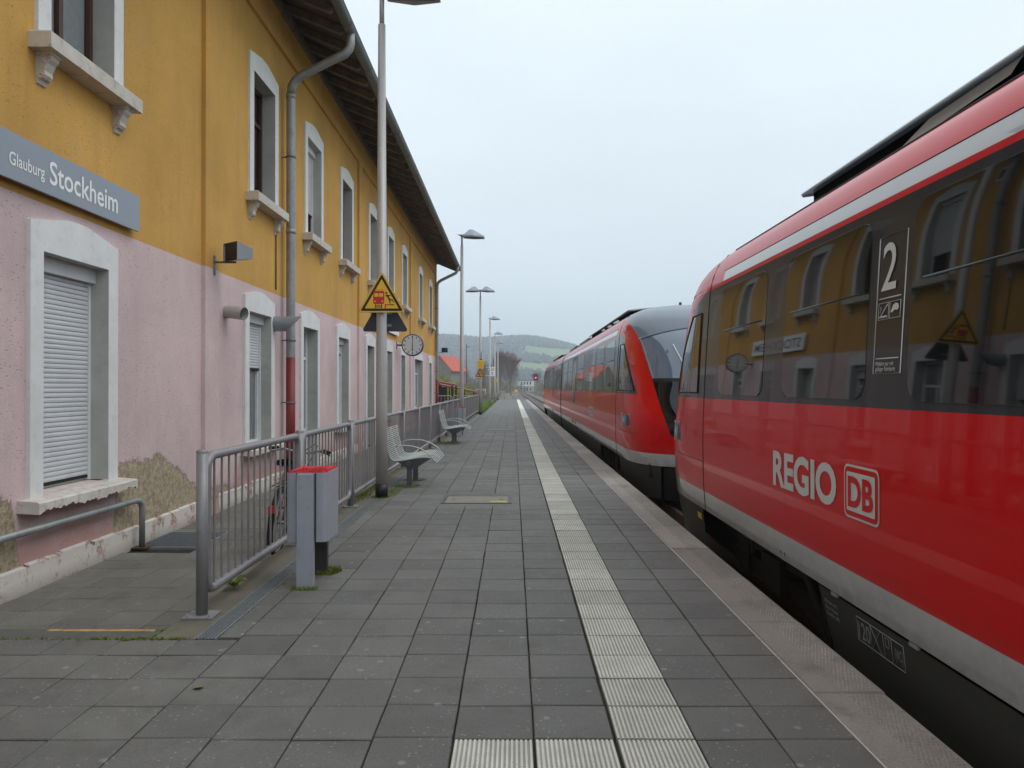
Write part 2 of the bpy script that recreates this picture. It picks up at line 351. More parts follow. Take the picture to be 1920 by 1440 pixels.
class MB:
    def __init__(s): s.v = []; s.f = []; s.sm = []
    def add(s, vs, fs, smooth=False):
        n = len(s.v); s.v += [tuple(p) for p in vs]
        for f in fs: s.f.append([i + n for i in f]); s.sm.append(smooth)
        return s
    def box(s, a, b, bev=0.0):
        x0, y0, z0 = (min(a[i], b[i]) for i in range(3)); x1, y1, z1 = (max(a[i], b[i]) for i in range(3))
        if bev <= 0:
            v = [(x0, y0, z0), (x1, y0, z0), (x1, y1, z0), (x0, y1, z0), (x0, y0, z1), (x1, y0, z1), (x1, y1, z1), (x0, y1, z1)]
            return s.add(v, [(3, 2, 1, 0), (4, 5, 6, 7), (0, 1, 5, 4), (1, 2, 6, 5), (2, 3, 7, 6), (3, 0, 4, 7)])
        e = bev    # chamfer on the top edges
        v = [(x0, y0, z0), (x1, y0, z0), (x1, y1, z0), (x0, y1, z0), (x0, y0, z1 - e), (x1, y0, z1 - e), (x1, y1, z1 - e), (x0, y1, z1 - e),
             (x0 + e, y0 + e, z1), (x1 - e, y0 + e, z1), (x1 - e, y1 - e, z1), (x0 + e, y1 - e, z1)]
        return s.add(v, [(3, 2, 1, 0), (8, 9, 10, 11), (0, 1, 5, 4), (1, 2, 6, 5), (2, 3, 7, 6), (3, 0, 4, 7), (4, 5, 9, 8), (5, 6, 10, 9), (6, 7, 11, 10), (7, 4, 8, 11)])
    def prism(s, poly, axis, a, b):
        """poly: 2D points; axis 0/1/2 = extrusion axis, other two in order"""
        n = len(poly)
        def P(p, t):
            q = [p[0], p[1]]; q.insert(axis, t); return tuple(q)
        v = [P(p, a) for p in poly] + [P(p, b) for p in poly]
        f = [tuple(range(n)), tuple(range(2 * n - 1, n - 1, -1))] + [(i, i + n, (i + 1) % n + n, (i + 1) % n) for i in range(n)]
        return s.add(v, f)
    def tube(s, path, r, n=8, closed=False, caps=True):
        P = [Vector(p) for p in path]; m = len(P)
        rr = r if isinstance(r, (list, tuple)) else [r] * m
        tang = []
        for i in range(m):
            if closed: t = P[(i + 1) % m] - P[i - 1]
            else: t = P[min(i + 1, m - 1)] - P[max(i - 1, 0)]
            tang.append(t.normalized() if t.length > 1e-9 else Vector((0, 0, 1)))
        up = Vector((0, 0, 1)) if abs(tang[0].z) < .9 else Vector((1, 0, 0))
        nr = tang[0].cross(up).normalized(); vs = []
        for i in range(m):
            nr = (nr - tang[i] * nr.dot(tang[i])); nr = nr.normalized() if nr.length > 1e-6 else tang[i].orthogonal().normalized()
            bn = tang[i].cross(nr)
            for k in range(n):
                a = 2 * PI * k / n
                vs.append(tuple(P[i] + (nr * math.cos(a) + bn * math.sin(a)) * rr[i]))
        fs = []
        for i in range(m if closed else m - 1):
            for k in range(n):
                j = (i + 1) % m
                fs.append((i * n + k, i * n + (k + 1) % n, j * n + (k + 1) % n, j * n + k))
        s.add(vs, fs, True)
        if caps and not closed:
            b = len(s.v) - m * n
            s.f.append([b + k for k in range(n)][::-1]); s.sm.append(False)
            s.f.append([b + (m - 1) * n + k for k in range(n)]); s.sm.append(False)
        return s
    def lathe(s, prof, c=(0, 0, 0), n=16, axis=2):
        vs = []
        for (r, z) in prof:
            for k in range(n):
                a = 2 * PI * k / n; p = [r * math.cos(a), r * math.sin(a)]; p.insert(axis, z)
                vs.append((p[0] + c[0], p[1] + c[1], p[2] + c[2]))
        fs = [(i * n + k, i * n + (k + 1) % n, (i + 1) * n + (k + 1) % n, (i + 1) * n + k) for i in range(len(prof) - 1) for k in range(n)]
        return s.add(vs, fs, True)
    def grid(s, fn, nu, nv, smooth=True, flip=False):
        vs = [fn(i / nu, j / nv) for j in range(nv + 1) for i in range(nu + 1)]
        W = nu + 1
        fs = [(j * W + i, j * W + i + 1, (j + 1) * W + i + 1, (j + 1) * W + i) for j in range(nv) for i in range(nu)]
        if flip: fs = [f[::-1] for f in fs]
        return s.add(vs, fs, smooth)
    def xf(s, mat, start=0):
        for i in range(start, len(s.v)): s.v[i] = tuple(mat @ Vector(s.v[i]))
        return s
    def islands(s):
        par = list(range(len(s.v)))
        def fd(i):
            while par[i] != i: par[i] = par[par[i]]; i = par[i]
            return i
        for f in s.f:
            a = fd(f[0])
            for i in f[1:]: par[fd(i)] = a
        out = {}
        for f, sm in zip(s.f, s.sm):
            m, mp = out.setdefault(fd(f[0]), (MB(), {}))
            nf = []
            for i in f:
                if i not in mp: mp[i] = len(m.v); m.v.append(s.v[i])
                nf.append(mp[i])
            m.f.append(nf); m.sm.append(sm)
        return [m for m, _ in out.values()]
    def mesh(s, name, mat, org=(0, 0, 0)):
        me = bpy.data.meshes.new(name)
        me.from_pydata([(p[0] - org[0], p[1] - org[1], p[2] - org[2]) for p in s.v], [], s.f)
        me.polygons.foreach_set('use_smooth', s.sm)
        me.materials.append(M[mat] if isinstance(mat, str) else mat)
        me.update(); return me
    def build(s, name, mat, parent=None, org=(0, 0, 0), label=None, cat=None, group=None, kind=None, loc=None, rot=None):
        o = newobj(name, s.mesh(name, mat, org), parent, loc, rot)
        return tag(o, label, cat, group, kind)

def arc(c, r, a0, a1, n, plane='xz', k=0.0):
    out = []
    for i in range(n + 1):
        a = a0 + (a1 - a0) * i / n; p, q = c[0] + r * math.cos(a), c[1] + r * math.sin(a)
        out.append({'xz': (p, k, q), 'yz': (k, p, q), 'xy': (p, q, k)}[plane])
    return out
def rrect(u0, u1, v0, v1, r, n=5):
    pts = []
    for cx, cy, a in ((u1 - r, v1 - r, 0), (u0 + r, v1 - r, PI / 2), (u0 + r, v0 + r, PI), (u1 - r, v0 + r, 3 * PI / 2)):
        for i in range(n + 1):
            t = a + PI / 2 * i / n; pts.append((cx + r * math.cos(t), cy + r * math.sin(t)))
    return pts

_txt = {}
def text_geo(s, bold=0.0):
    """(verts2d, faces) with cap height 1, left edge 0, baseline 0"""
    key = (s, bold)
    if key in _txt: return _txt[key]
    def raw(t):
        cu = bpy.data.curves.new('t', 'FONT'); cu.body = t; cu.size = 1; cu.resolution_u = 4; cu.offset = bold; cu.fill_mode = 'FRONT'
        o = bpy.data.objects.new('t', cu); COL.objects.link(o)
        dg = bpy.context.evaluated_depsgraph_get(); dg.update()
        me = bpy.data.meshes.new_from_object(o.evaluated_get(dg))
        v = [(p.co.x, p.co.y) for p in me.vertices]; f = [tuple(p.vertices) for p in me.polygons]
        bpy.data.objects.remove(o); bpy.data.curves.remove(cu); bpy.data.meshes.remove(me)
        return v, f
    v, f = raw(s); hv, _ = raw('H')
    cap = max(p[1] for p in hv) - min(p[1] for p in hv); b0 = min(p[1] for p in hv); x0 = min(p[0] for p in v)
    v = [((p[0] - x0) / cap, (p[1] - b0) / cap) for p in v]
    _txt[key] = (v, f); return v, f
def text_into(mb, s, width, cap, fn, bold=0.0):
    """fn(u, v) maps text metres to 3D; returns mb"""
    v, f = text_geo(s, bold); wv = max(p[0] for p in v); sx = (width / wv) if width else cap
    return mb.add([fn(p[0] * sx, p[1] * cap) for p in v], f)

# ================================================================== SETTING
def struct(mb, name, mat, org=(0, 0, 0)):
    return mb.build(name, mat, None, org, kind='structure')
rnd = random.Random(3)

# big ground sheet
g = NT('meadow_ground'); n = g.noise(.012, 5, .6)
c = g.mix(g.rng(n, .4, .6), lin((104, 112, 62)), lin((118, 108, 82))); c = g.mix(1, c, g.rng(g.noise(1.2, 5, .7), .3, .7, .7, 1.3), 'MULTIPLY')
g.base(c); g.set(rough=.95); M['meadow'] = g.m
struct(MB().add([(-1380, -110, -1.1), (1380, -110, -1.1), (1380, 2130, -1.1), (-1380, 2130, -1.1)], [(0, 1, 2, 3)]), 'ground', 'meadow')

# platform ---------------------------------------------------------------
PX0, PX1, PY0, PY1 = -1.80, 1.855, -12.0, 96.0
T = 0.35
GX0, GY0 = 0.09, 3.37
mb = MB(); mb.box((-1.80, 4.7, -1.0), (1.60, PY1, -.022)); mb.box((-4.08, PY0, -1.0), (1.60, 4.69, -.022))
platform = struct(mb, 'platform', 'soil')
mb = MB(); mb.box((1.602, PY0, -1.05), (1.70, PY1, -.13)); mb.build('platform_wall', 'concrete', platform)

slab_mesh = MB().box((-.1715, -.1695, -.045), (.1715, .1695, 0), .004).mesh('paving_slab', 'slab')
covers = [(-.93, -.04, 10.2, 10.88), (-.95, .0, 27.3, 28.1)]
slots = []
ys_rows = [GY0 + T * k for k in range(-20, 266)]
def in_cover(x, y):
    return any(a - .12 < x < b + .12 and c - .12 < y < d + .12 for a, b, c, d in covers)
for k in range(-12, 4):
    xc = GX0 + T * (k + .5)
    if xc > 1.45: continue
    if abs(xc - (.445 + .175)) < .05: continue
    off = rnd.uniform(-.008, .008) if xc < -1.5 else rnd.uniform(-.016, .016)
    for y in ys_rows:
        yc = y + T / 2 + off
        if yc > PY1 - .18 or yc < -2: continue
        if xc < -1.62 and yc > 4.42: continue
        if xc - .17 < -4.07: continue
        if -.27 < xc < .45 and yc < GY0 - .02 and yc > GY0 - 1.1: continue       # tactile field
        if in_cover(xc, yc): continue
        slots.append((xc, yc))
# narrow cut slabs beside the drain
slots.sort(key=lambda p: (p[0] ** 2 * .3 + p[1] ** 2 if p[1] > 2.55 else 1e6))
stuffmb = MB()
for i, (x, y) in enumerate(slots):
    tilt = (rnd.gauss(0, .0035), rnd.gauss(0, .0035), rnd.gauss(0, .004)); dz = rnd.uniform(-.0035, .0)
    jx, jy = rnd.gauss(0, .0012), rnd.gauss(0, .0018)
    if i < 296:
        newobj('paving_slab', slab_mesh, platform, (x + jx, y + jy, dz), tilt)
    else:
        h = .1725
        stuffmb.box((x - h + jx, y - h + .003 + jy, -.03), (x + h + jx, y + h - .003 + jy, dz), .003)
stuffmb.build('far_paving_slabs', 'slab', platform, kind='stuff')
# cut slab row beside the drain channel
mbc = MB()
y = 4.74
while y < PY1 - .4:
    L = T - .004
    mbc.box((-1.798, y, -.04), (-1.664, y + L, rnd.uniform(-.003, 0)), .003); y += T
mbc.build('cut_paving_slabs', 'slab', platform, kind='stuff')
for k in range(-12, -5):
    xa = GX0 + T * k
    if xa < -4.07: continue
    for (ya, yb) in ((4.425, 4.688),):
        cm = MB().box((-.172, -.1295, -.045), (.172, .1295, 0), .004)
        cm.build('paving_slab', 'slab', platform, loc=(xa + T / 2, (ya + yb) / 2, rnd.uniform(-.003, 0)), rot=(rnd.gauss(0, .004), rnd.gauss(0, .004), 0))
# tactile slabs with real ribs
def tact_mesh(half=.170, ribs=17):
    m = MB(); w = 2 * half / ribs; top = []
    prof = [(-half, -.04)]
    for i in range(ribs):
        a = -half + i * w
        prof += [(a + .12 * w, -.0048), (a + .30 * w, 0), (a + .72 * w, 0), (a + .90 * w, -.0048)]
    prof += [(half, -.04)]
    m.prism(prof, 1, -half + .003, half - .003); return m
tm = tact_mesh().mesh('tactile_slab', 'tactile')
tlist = [(.445 + T / 2, GY0 + T * (k + .5)) for k in range(-9, 265)] 
tlist += [(GX0 + T * (i + .5), GY0 - T * (j + .5)) for i in (-1, 0) for j in range(3)]
tlist.sort(key=lambda p: p[1] if p[1] > 2.4 else 1e5)
far = MB(); pr = tact_mesh(.172, 8)
for i, (x, y) in enumerate(tlist):
    if y > PY1 - .2: continue
    if i < 110: newobj('tactile_slab', tm, platform, (x, y + rnd.gauss(0, .001), rnd.uniform(-.002, .001)), (rnd.gauss(0, .002), rnd.gauss(0, .002), rnd.gauss(0, .003)))
    else: far.box((x - .170, y - .169, -.03), (x + .170, y + .169, 0), .004)
far.build('far_tactile_slabs', 'tactile', platform, kind='stuff')
# edge stones with a studded band
def edge_mesh():
    m = MB(); L = .573
    m.box((-.176, -L, -.13), (.176, L, 0), .006)
    for i in range(9):
        for j in range(44):
            x = -.02 + i * .0195 + (.0095 if j % 2 else 0); yy = -L + .026 + j * .0255
            m.add([(x - .008, yy, .0), (x, yy - .008, .0), (x + .008, yy, .0), (x, yy + .008, .0), (x, yy, .0062)], [(0, 1, 4), (1, 2, 4), (2, 3, 4), (3, 0, 4)])
    return m
em = edge_mesh().mesh('edge_stone', 'edge')
em_far = MB().box((-.176, -.573, -.13), (.176, .573, 0), .006).mesh('edge_stone_plain', 'edge')
k = 0; y = 3.87 - 1.15 * 5
while y < PY1 - .6:
    newobj('edge_stone', em if y < 14 else em_far, platform, (1.679 + rnd.gauss(0, .002), y + .575, rnd.uniform(-.004, .003)), (rnd.gauss(0, .002), 0, rnd.gauss(0, .0015))); y += 1.153
mb = MB(); mb.box((1.492, -5, -.03), (1.503, PY1, -.006)); mb.build('mortar_joint', 'stone_sill', platform)
# manhole covers
for ci, (a, b, c0, d0) in enumerate(covers):
    t = thing('manhole_cover', ['rectangular concrete-filled manhole cover in the platform with a lime paint mark', 'farther rectangular manhole cover in the platform near the second bench'][ci], 'manhole cover', ((a + b) / 2, (c0 + d0) / 2, 0), 0, 'manhole covers')
    hx, hy = (b - a) / 2, (d0 - c0) / 2
    m = MB()
    for q in (-1, 1):
        m.box((q * hx - .02, -hy - .02, -.03), (q * hx + .02, hy + .02, .004)); m.box((-hx + .02, q * hy - .02, -.03), (hx - .02, q * hy + .02, .004))
    m.build('frame', 'bin_dark', t)
    MB().box((-hx + .03, -hy + .03, -.03), (hx - .03, hy - .03, .002), .002).build('infill', 'cover', t)
    for q in (-1, 1):
        MB().box((q * (hx - .12) - .03, -.012, .0025), (q * (hx - .12) + .03, .012, .0045)).build('lifting_slot', 'sign_black', t)
    if ci == 0:
        MB().prism([(.18, -.28), (.4, -.285), (.42, -.2), (.3, -.17), (.19, -.2)], 2, .0025, .0052).build('paint_mark', 'lime', t)
# fillers around the covers (gap left by removed slabs)
m = MB()
for a, b, c0, d0 in covers:
    m.box((GX0 - 4 * T + .005, c0 - .3, -.03), (GX0 + .0 - .005, d0 + .3, -.0035), .003)
m.build('cover_surround', 'slab', platform)

# drain channel, kerb and lower forecourt -----------------------------------
drain = thing('drain_channel', 'galvanised slotted drain channel along the foot of the grey railing', 'drain', (-1.865, 4.7, 0))
MB().box((-1.932, 4.7, -.12), (-1.80, 46, -.05)).build('trough', 'soil', drain, (-1.865, 4.7, 0))
m = MB()
for q in (-1.929, -1.803): m.box((q - .004, 4.7, -.05), (q + .004, 46, .001))
m.build('channel_edge', 'steel', drain, (-1.865, 4.7, 0))
def grate(y0, y1, step=.03):
    m = MB()
    for i in range(6):
        x = -1.918 + i * .021; m.box((x - .0038, y0, -.03), (x + .0038, y1, -.002))
    yy = y0 + step / 2
    while yy < y1:
        m.box((-1.924, yy - .002, -.022), (-1.808, yy + .002, -.006)); yy += step
    m.box((-1.924, y0, -.03), (-1.808, y0 + .006, -.002)); m.box((-1.924, y1 - .006, -.03), (-1.808, y1, -.002))
    return m
yy = 4.71
while yy < 16:
    grate(yy, yy + .99).build('grate', 'steel', drain, (-1.865, 4.7, 0)); yy += 1.0
MB().box((-1.924, yy, -.03), (-1.808, 46, -.006)).build('far_grate', 'zinc', drain, (-1.865, 4.7, 0))
struct(MB().box((-2.19, 4.7, -.6), (-1.934, 60, -.002), .006), 'kerb', 'concrete')
LOW = -.2
m = MB(); m.box((-14, -12, -1.0), (-4.085, 4.9, -.03)); low = struct(m, 'forecourt_edge', 'asphalt')
m = MB(); m.box((-30, 4.9, -1.05), (-2.192, 120, LOW - .022)); lowp = struct(m, 'forecourt', 'soil')
lm = MB().box((-.173, -.173, -.04), (.173, .173, 0), .003).mesh('forecourt_slab', 'slab_low')
cnt = 0; lst = MB()
for j in range(0, 110):
    for i in range(6):
        x = -4.06 + .17 + i * T; 
        if x + .17 > -2.19: continue
        y = 4.93 + .175 + j * T
        if 8.25 < y < 9.3 and x < -3.35: continue
        if y < 14.5:
            newobj('forecourt_slab', lm, lowp, (x, y, LOW + rnd.uniform(-.004, 0)), (rnd.gauss(0, .004), rnd.gauss(0, .004), rnd.gauss(0, .004)))
        else: lst.box((x - .173, y - .173, LOW - .03), (x + .173, y + .173, LOW + rnd.uniform(-.003, 0)), .003)
lst.build('far_forecourt_slabs', 'slab_low', lowp, kind='stuff')
m = MB(); m.box((-2.33, 4.93, LOW - .03), (-2.192, 44, LOW - .002)); m.build('gutter_strip', 'concrete', lowp)
# step between platform and forecourt with worn yellow edge
step = thing('step', 'worn asphalt step with a yellow painted edge down to the forecourt', 'step', (-3.1, 4.8, -.2))
MB().box((-4.08, 4.70, -1.0), (-2.192, 4.915, -.008)).build('step_body', 'asphalt', step, (-3.1, 4.8, -.2))
for a, b in ((-4.05, -3.86), (-3.72, -3.35), (-2.92, -2.25)):
    MB().box((a, 4.862, -.012), (b, 4.9, -.004)).build('yellow_marking', 'yellow_line', step, (-3.1, 4.8, -.2))

# track --------------------------------------------------------------------
XC = 3.515; RAILZ = -.55
m = MB()
m.add([(1.71, -40, -.82), (9.5, -40, -.82), (9.5, 420, -.82), (1.71, 420, -.82), (1.71, -40, -1.15), (13, -40, -1.15), (13, 420, -1.15), (1.71, 420, -1.15)], [(0, 1, 2, 3), (1, 5, 6, 2)])
m.add([(-8, 97, -.9), (1.709, 97, -.86), (1.709, 420, -.86), (-8, 420, -.9)], [(0, 1, 2, 3)])
struct(m, 'ballast_bed', 'ballast')
for ti, xc in enumerate((XC, XC + 4.6)):
    m = MB()
    for q in (-.7525, .7525):
        m.box((xc + q - .035, -40, -.70), (xc + q + .035, 420, RAILZ)); m.box((xc + q - .07, -40, -.73), (xc + q + .07, 420, -.705))
    tr = struct(m, 'track', 'rail')
    m = MB(); y = 50
    while y < 220:
        m.box((xc - 1.25, y - .12, -.84), (xc + 1.25, y + .12, -.735)); y += .62
    m.build('sleepers', 'sleeper', tr, kind='stuff')

# hill -----------------------------------------------------------------------
def hill_h(x, y):
    ridge = 103 - 14 * (x / 250.0) - 9 * max(0, (x - 20) / 120.0) + 5 * math.sin(x * .013 + 1) + 3 * math.sin(x * .031)
    ridge = max(ridge, 45); ridge = min(ridge, 122)
    t = (y - 750) / 1050.0; t = max(0, min(1, t)); s = t * t * (3 - 2 * t)
    back = max(0, (y - 1800) / 1500.0)
    return -1.2 + ridge * s * (1 - .25 * back)
def field(x, y):
    h = hill_h(x, y) + 10 * math.sin(x * .02) 
    return x > 6 + 12 * math.sin(y * .01) and ((20 < h < 44) or (52 < h < 84))
g = NT('hill_ground'); p = g.xyz()
n = g.noise(.008, 4)
c = g.mix(g.rng(n, .4, .6), lin((104, 124, 70)), lin((118, 130, 84))); c = g.mix(1, c, g.rng(g.noise(.06, 5, .7), .3, .7, .85, 1.15), 'MULTIPLY')
g.base(c); g.set(rough=.95); M['hill'] = g.m
m = MB(); m.grid(lambda u, v: ((u - .5) * 2600, 700 + v * 1400, hill_h((u - .5) * 2600, 700 + v * 1400)), 80, 50)
struct(m, 'hill', 'hill')
m = MB(); rf = random.Random(11)
def blob(m, x, y, z, r, h, rr):
    vs = [(x, y, z + h)]; n = 6
    for lv, (q, t) in enumerate(((.62, .78), (1.0, .42), (.8, .1))):
        for k in range(n):
            a = 2 * PI * (k + .5 * lv) / n + rr.random() * .5; s = r * q * rr.uniform(.75, 1.25)
            vs.append((x + s * math.cos(a), y + s * math.sin(a), z + h * t * rr.uniform(.9, 1.1)))
    fs = [(0, 1 + k, 1 + (k + 1) % n) for k in range(n)]
    for lv in range(2):
        b = 1 + lv * n
        for k in range(n): fs += [(b + k, b + n + k, b + n + (k + 1) % n), (b + k, b + n + (k + 1) % n, b + (k + 1) % n)]
    m.add(vs, fs)
cnt = 0
while cnt < 9000:
    y = 880 + 1000 * rf.random() ** .8; hx = .42 * y * (rf.random() - .5) * 2 * .75
    if field(hx, y): continue
    blob(m, hx, y, hill_h(hx, y) - 2, rf.uniform(3.5, 7), rf.uniform(9, 16), rf); cnt += 1
m.build('hillside_wood', 'forest', None, label='hazy leafless wood covering the far hill', cat='wood', kind='stuff')

# ================================================================== STATION BUILDING
WX = -4.1; B0, B1 = -4.0, 41.1
station = thing('station_building', 'long two-storey station building, ochre above pink, with white window surrounds', 'building', (WX, B0, LOW))
SORG = (WX, B0, LOW)
ZB, ZTOP = 3.125, 8.1
PIL = [(-4.0, -3.6), (10.2, 10.68), (20.42, 20.86), (30.7, 31.12), (40.62, 41.1)]
# openings: (yc, width, z0, z1, type)
UP = [(.9, 'curtain'), (4.1, 'curtain'), (7.35, 'curtain'), (12.7, 'brown'), (15.9, 'rolled'), (19.05, 'dark'), (22.65, 'infill'), (25.9, 'infill'), (29.2, 'infill'), (34.3, 'infill'), (38.4, 'dark')]
DN = [(.9, 'shut', 1), (4.1, 'shut', 1), (7.25, 'shut', 1), (12.5, 'half', 1), (15.6, 'door', 0), (18.65, 'box', 1), (22.2, 'infilldoor', 0), (25.6, 'box', 1), (28.75, 'box', 1), (33.5, 'double', 1), (38.2, 'box', 1)]
ops = []
for yc, ty in UP: ops.append(dict(y0=yc - .54, y1=yc + .54, z0=4.55, z1=6.50, ty=ty, up=True))
for yc, ty, wn in DN:
    hw = .54 if ty != 'double' else 1.4
    ops.append(dict(y0=yc - hw, y1=yc + hw, z0=.60 if wn else LOW + .02, z1=2.70, ty=ty, up=False))
def wall_grid(z0, z1, sel):
    yc = sorted({B0, B1, *[o['y0'] for o in sel], *[o['y1'] for o in sel]}); zc = sorted({z0, z1, *[o['z0'] for o in sel], *[o['z1'] for o in sel]})
    m = MB()
    for i in range(len(yc) - 1):
        for j in range(len(zc) - 1):
            cy, cz = (yc[i] + yc[i + 1]) / 2, (zc[j] + zc[j + 1]) / 2
            if any(o['y0'] < cy < o['y1'] and o['z0'] < cz < o['z1'] for o in sel): continue
            m.add([(WX, yc[i], zc[j]), (WX, yc[i + 1], zc[j]), (WX, yc[i + 1], zc[j + 1]), (WX, yc[i], zc[j + 1])], [(0, 1, 2, 3)])
    return m
low_ops = [o for o in ops if not o['up']]; up_ops = [o for o in ops if o['up']]
wl = wall_grid(LOW - .1, ZB, low_ops)
wl.add([(WX, B1, LOW - .1), (-13.9, B1, LOW - .1), (-13.9, B1, ZB), (WX, B1, ZB)], [(0, 1, 2, 3)])
wl.add([(WX, B0, LOW - .1), (-13.9, B0, LOW - .1), (-13.9, B0, ZB), (WX, B0, ZB)], [(3, 2, 1, 0)])
wl.add([(-13.9, B0, LOW - .1), (-13.9, B1, LOW - .1), (-13.9, B1, ZB), (-13.9, B0, ZB)], [(3, 2, 1, 0)])
lower_wall = wl.build('lower_wall', 'pink', station, SORG)
wu = wall_grid(ZB, ZTOP + .1, up_ops)
for yb, fl in ((B1, 1), (B0, 0)):
    f = (0, 1, 2, 3, 4); f = f if fl else f[::-1]
    wu.add([(WX, yb, ZB), (-13.9, yb, ZB), (-13.9, yb, ZTOP), (-9, yb, 9.6), (WX, yb, ZTOP)], [f])
wu.add([(-13.9, B0, ZB), (-13.9, B1, ZB), (-13.9, B1, ZTOP), (-13.9, B0, ZTOP)], [(3, 2, 1, 0)])
upper_wall = wu.build('upper_wall', 'yellow', station, SORG)
for a, b in PIL:
    MB().box((WX - .02, a, LOW - .05), (WX + .055, b, ZB - .001)).build('pilaster', 'pink', lower_wall, SORG)
    MB().box((WX - .02, a, ZB), (WX + .057, b, 7.45)).build('pilaster', 'yellow', upper_wall, SORG)
MB().box((WX - .02, B0, 7.45), (WX + .057, B1, 8.02)).build('frieze', 'yellow', upper_wall, SORG)
MB().box((WX - .02, B0 - .02, 8.02), (WX + .12, B1 + .02, 8.17)).build('wall_plate', 'rafter', station, SORG)
# plinth with gaps for the doors
edges = [B0 + .0]
for o in low_ops:
    if o['z0'] < 0: edges += [o['y0'] - .2, o['y1'] + .2]
edges.append(B1)
for i in range(0, len(edges), 2):
    y0, y1 = edges[i], edges[i + 1]; y = y0; m = MB()
    while y < y1 - 1e-6:
        y2 = min(y + .5, y1); h1 = .02 + rnd.uniform(-.015, .015)
        m.add([(WX + .03, y, LOW - .05), (WX + .03, y2, LOW - .05), (WX + .034, y2, h1), (WX + .03, y, h1), (WX - .01, y2, h1 + .02), (WX - .01, y, h1 + .02)], [(0, 1, 2, 3), (3, 2, 4, 5)]); y = y2
    m.build('plinth', 'plinth', lower_wall, SORG)
# white corner strip beyond the far downpipe
MB().box((WX - .03, 41.1, LOW), (WX + .09, 41.5, 4.35)).build('corner_strip', 'stone', station, SORG)

slat_cache = {}
def slat_mesh(wd):
    k = round(wd, 3)
    if k not in slat_cache:
        m = MB(); pr = [(-.004, 0), (.007, .006), (.010, .022), (.007, .038), (-.004, .0445)]
        n = len(pr); vs = [(p[0], -wd / 2, p[1]) for p in pr] + [(p[0], wd / 2, p[1]) for p in pr]
        m.add(vs, [(i, i + n, i + 1 + n, i + 1) for i in range(n - 1)], False)
        slat_cache[k] = m.mesh('slat', 'shutter')
    return slat_cache[k]
console_me = None
def console_mesh():
    m = MB()
    pr = [(0, 0), (.13, 0), (.14, -.03), (.13, -.06), (.10, -.09), (.075, -.15), (.08, -.19), (.06, -.215), (.03, -.225), (.02, -.26), (0, -.27)]
    m.prism([(p[0], p[1]) for p in pr], 1, -.06, .06)
    m.prism([(.0, 0), (.15, 0), (.15, -.025), (0, -.025)], 1, -.075, .075)
    for s in (-1, 1): m.tube(arc((.085, -.055), .03, 0, 5, 12, 'xz', s * .064), .007, 5); m.tube(arc((.045, -.2), .02, 0, 5, 10, 'xz', s * .064), .006, 5)
    return m.mesh('console', 'stone_sill')
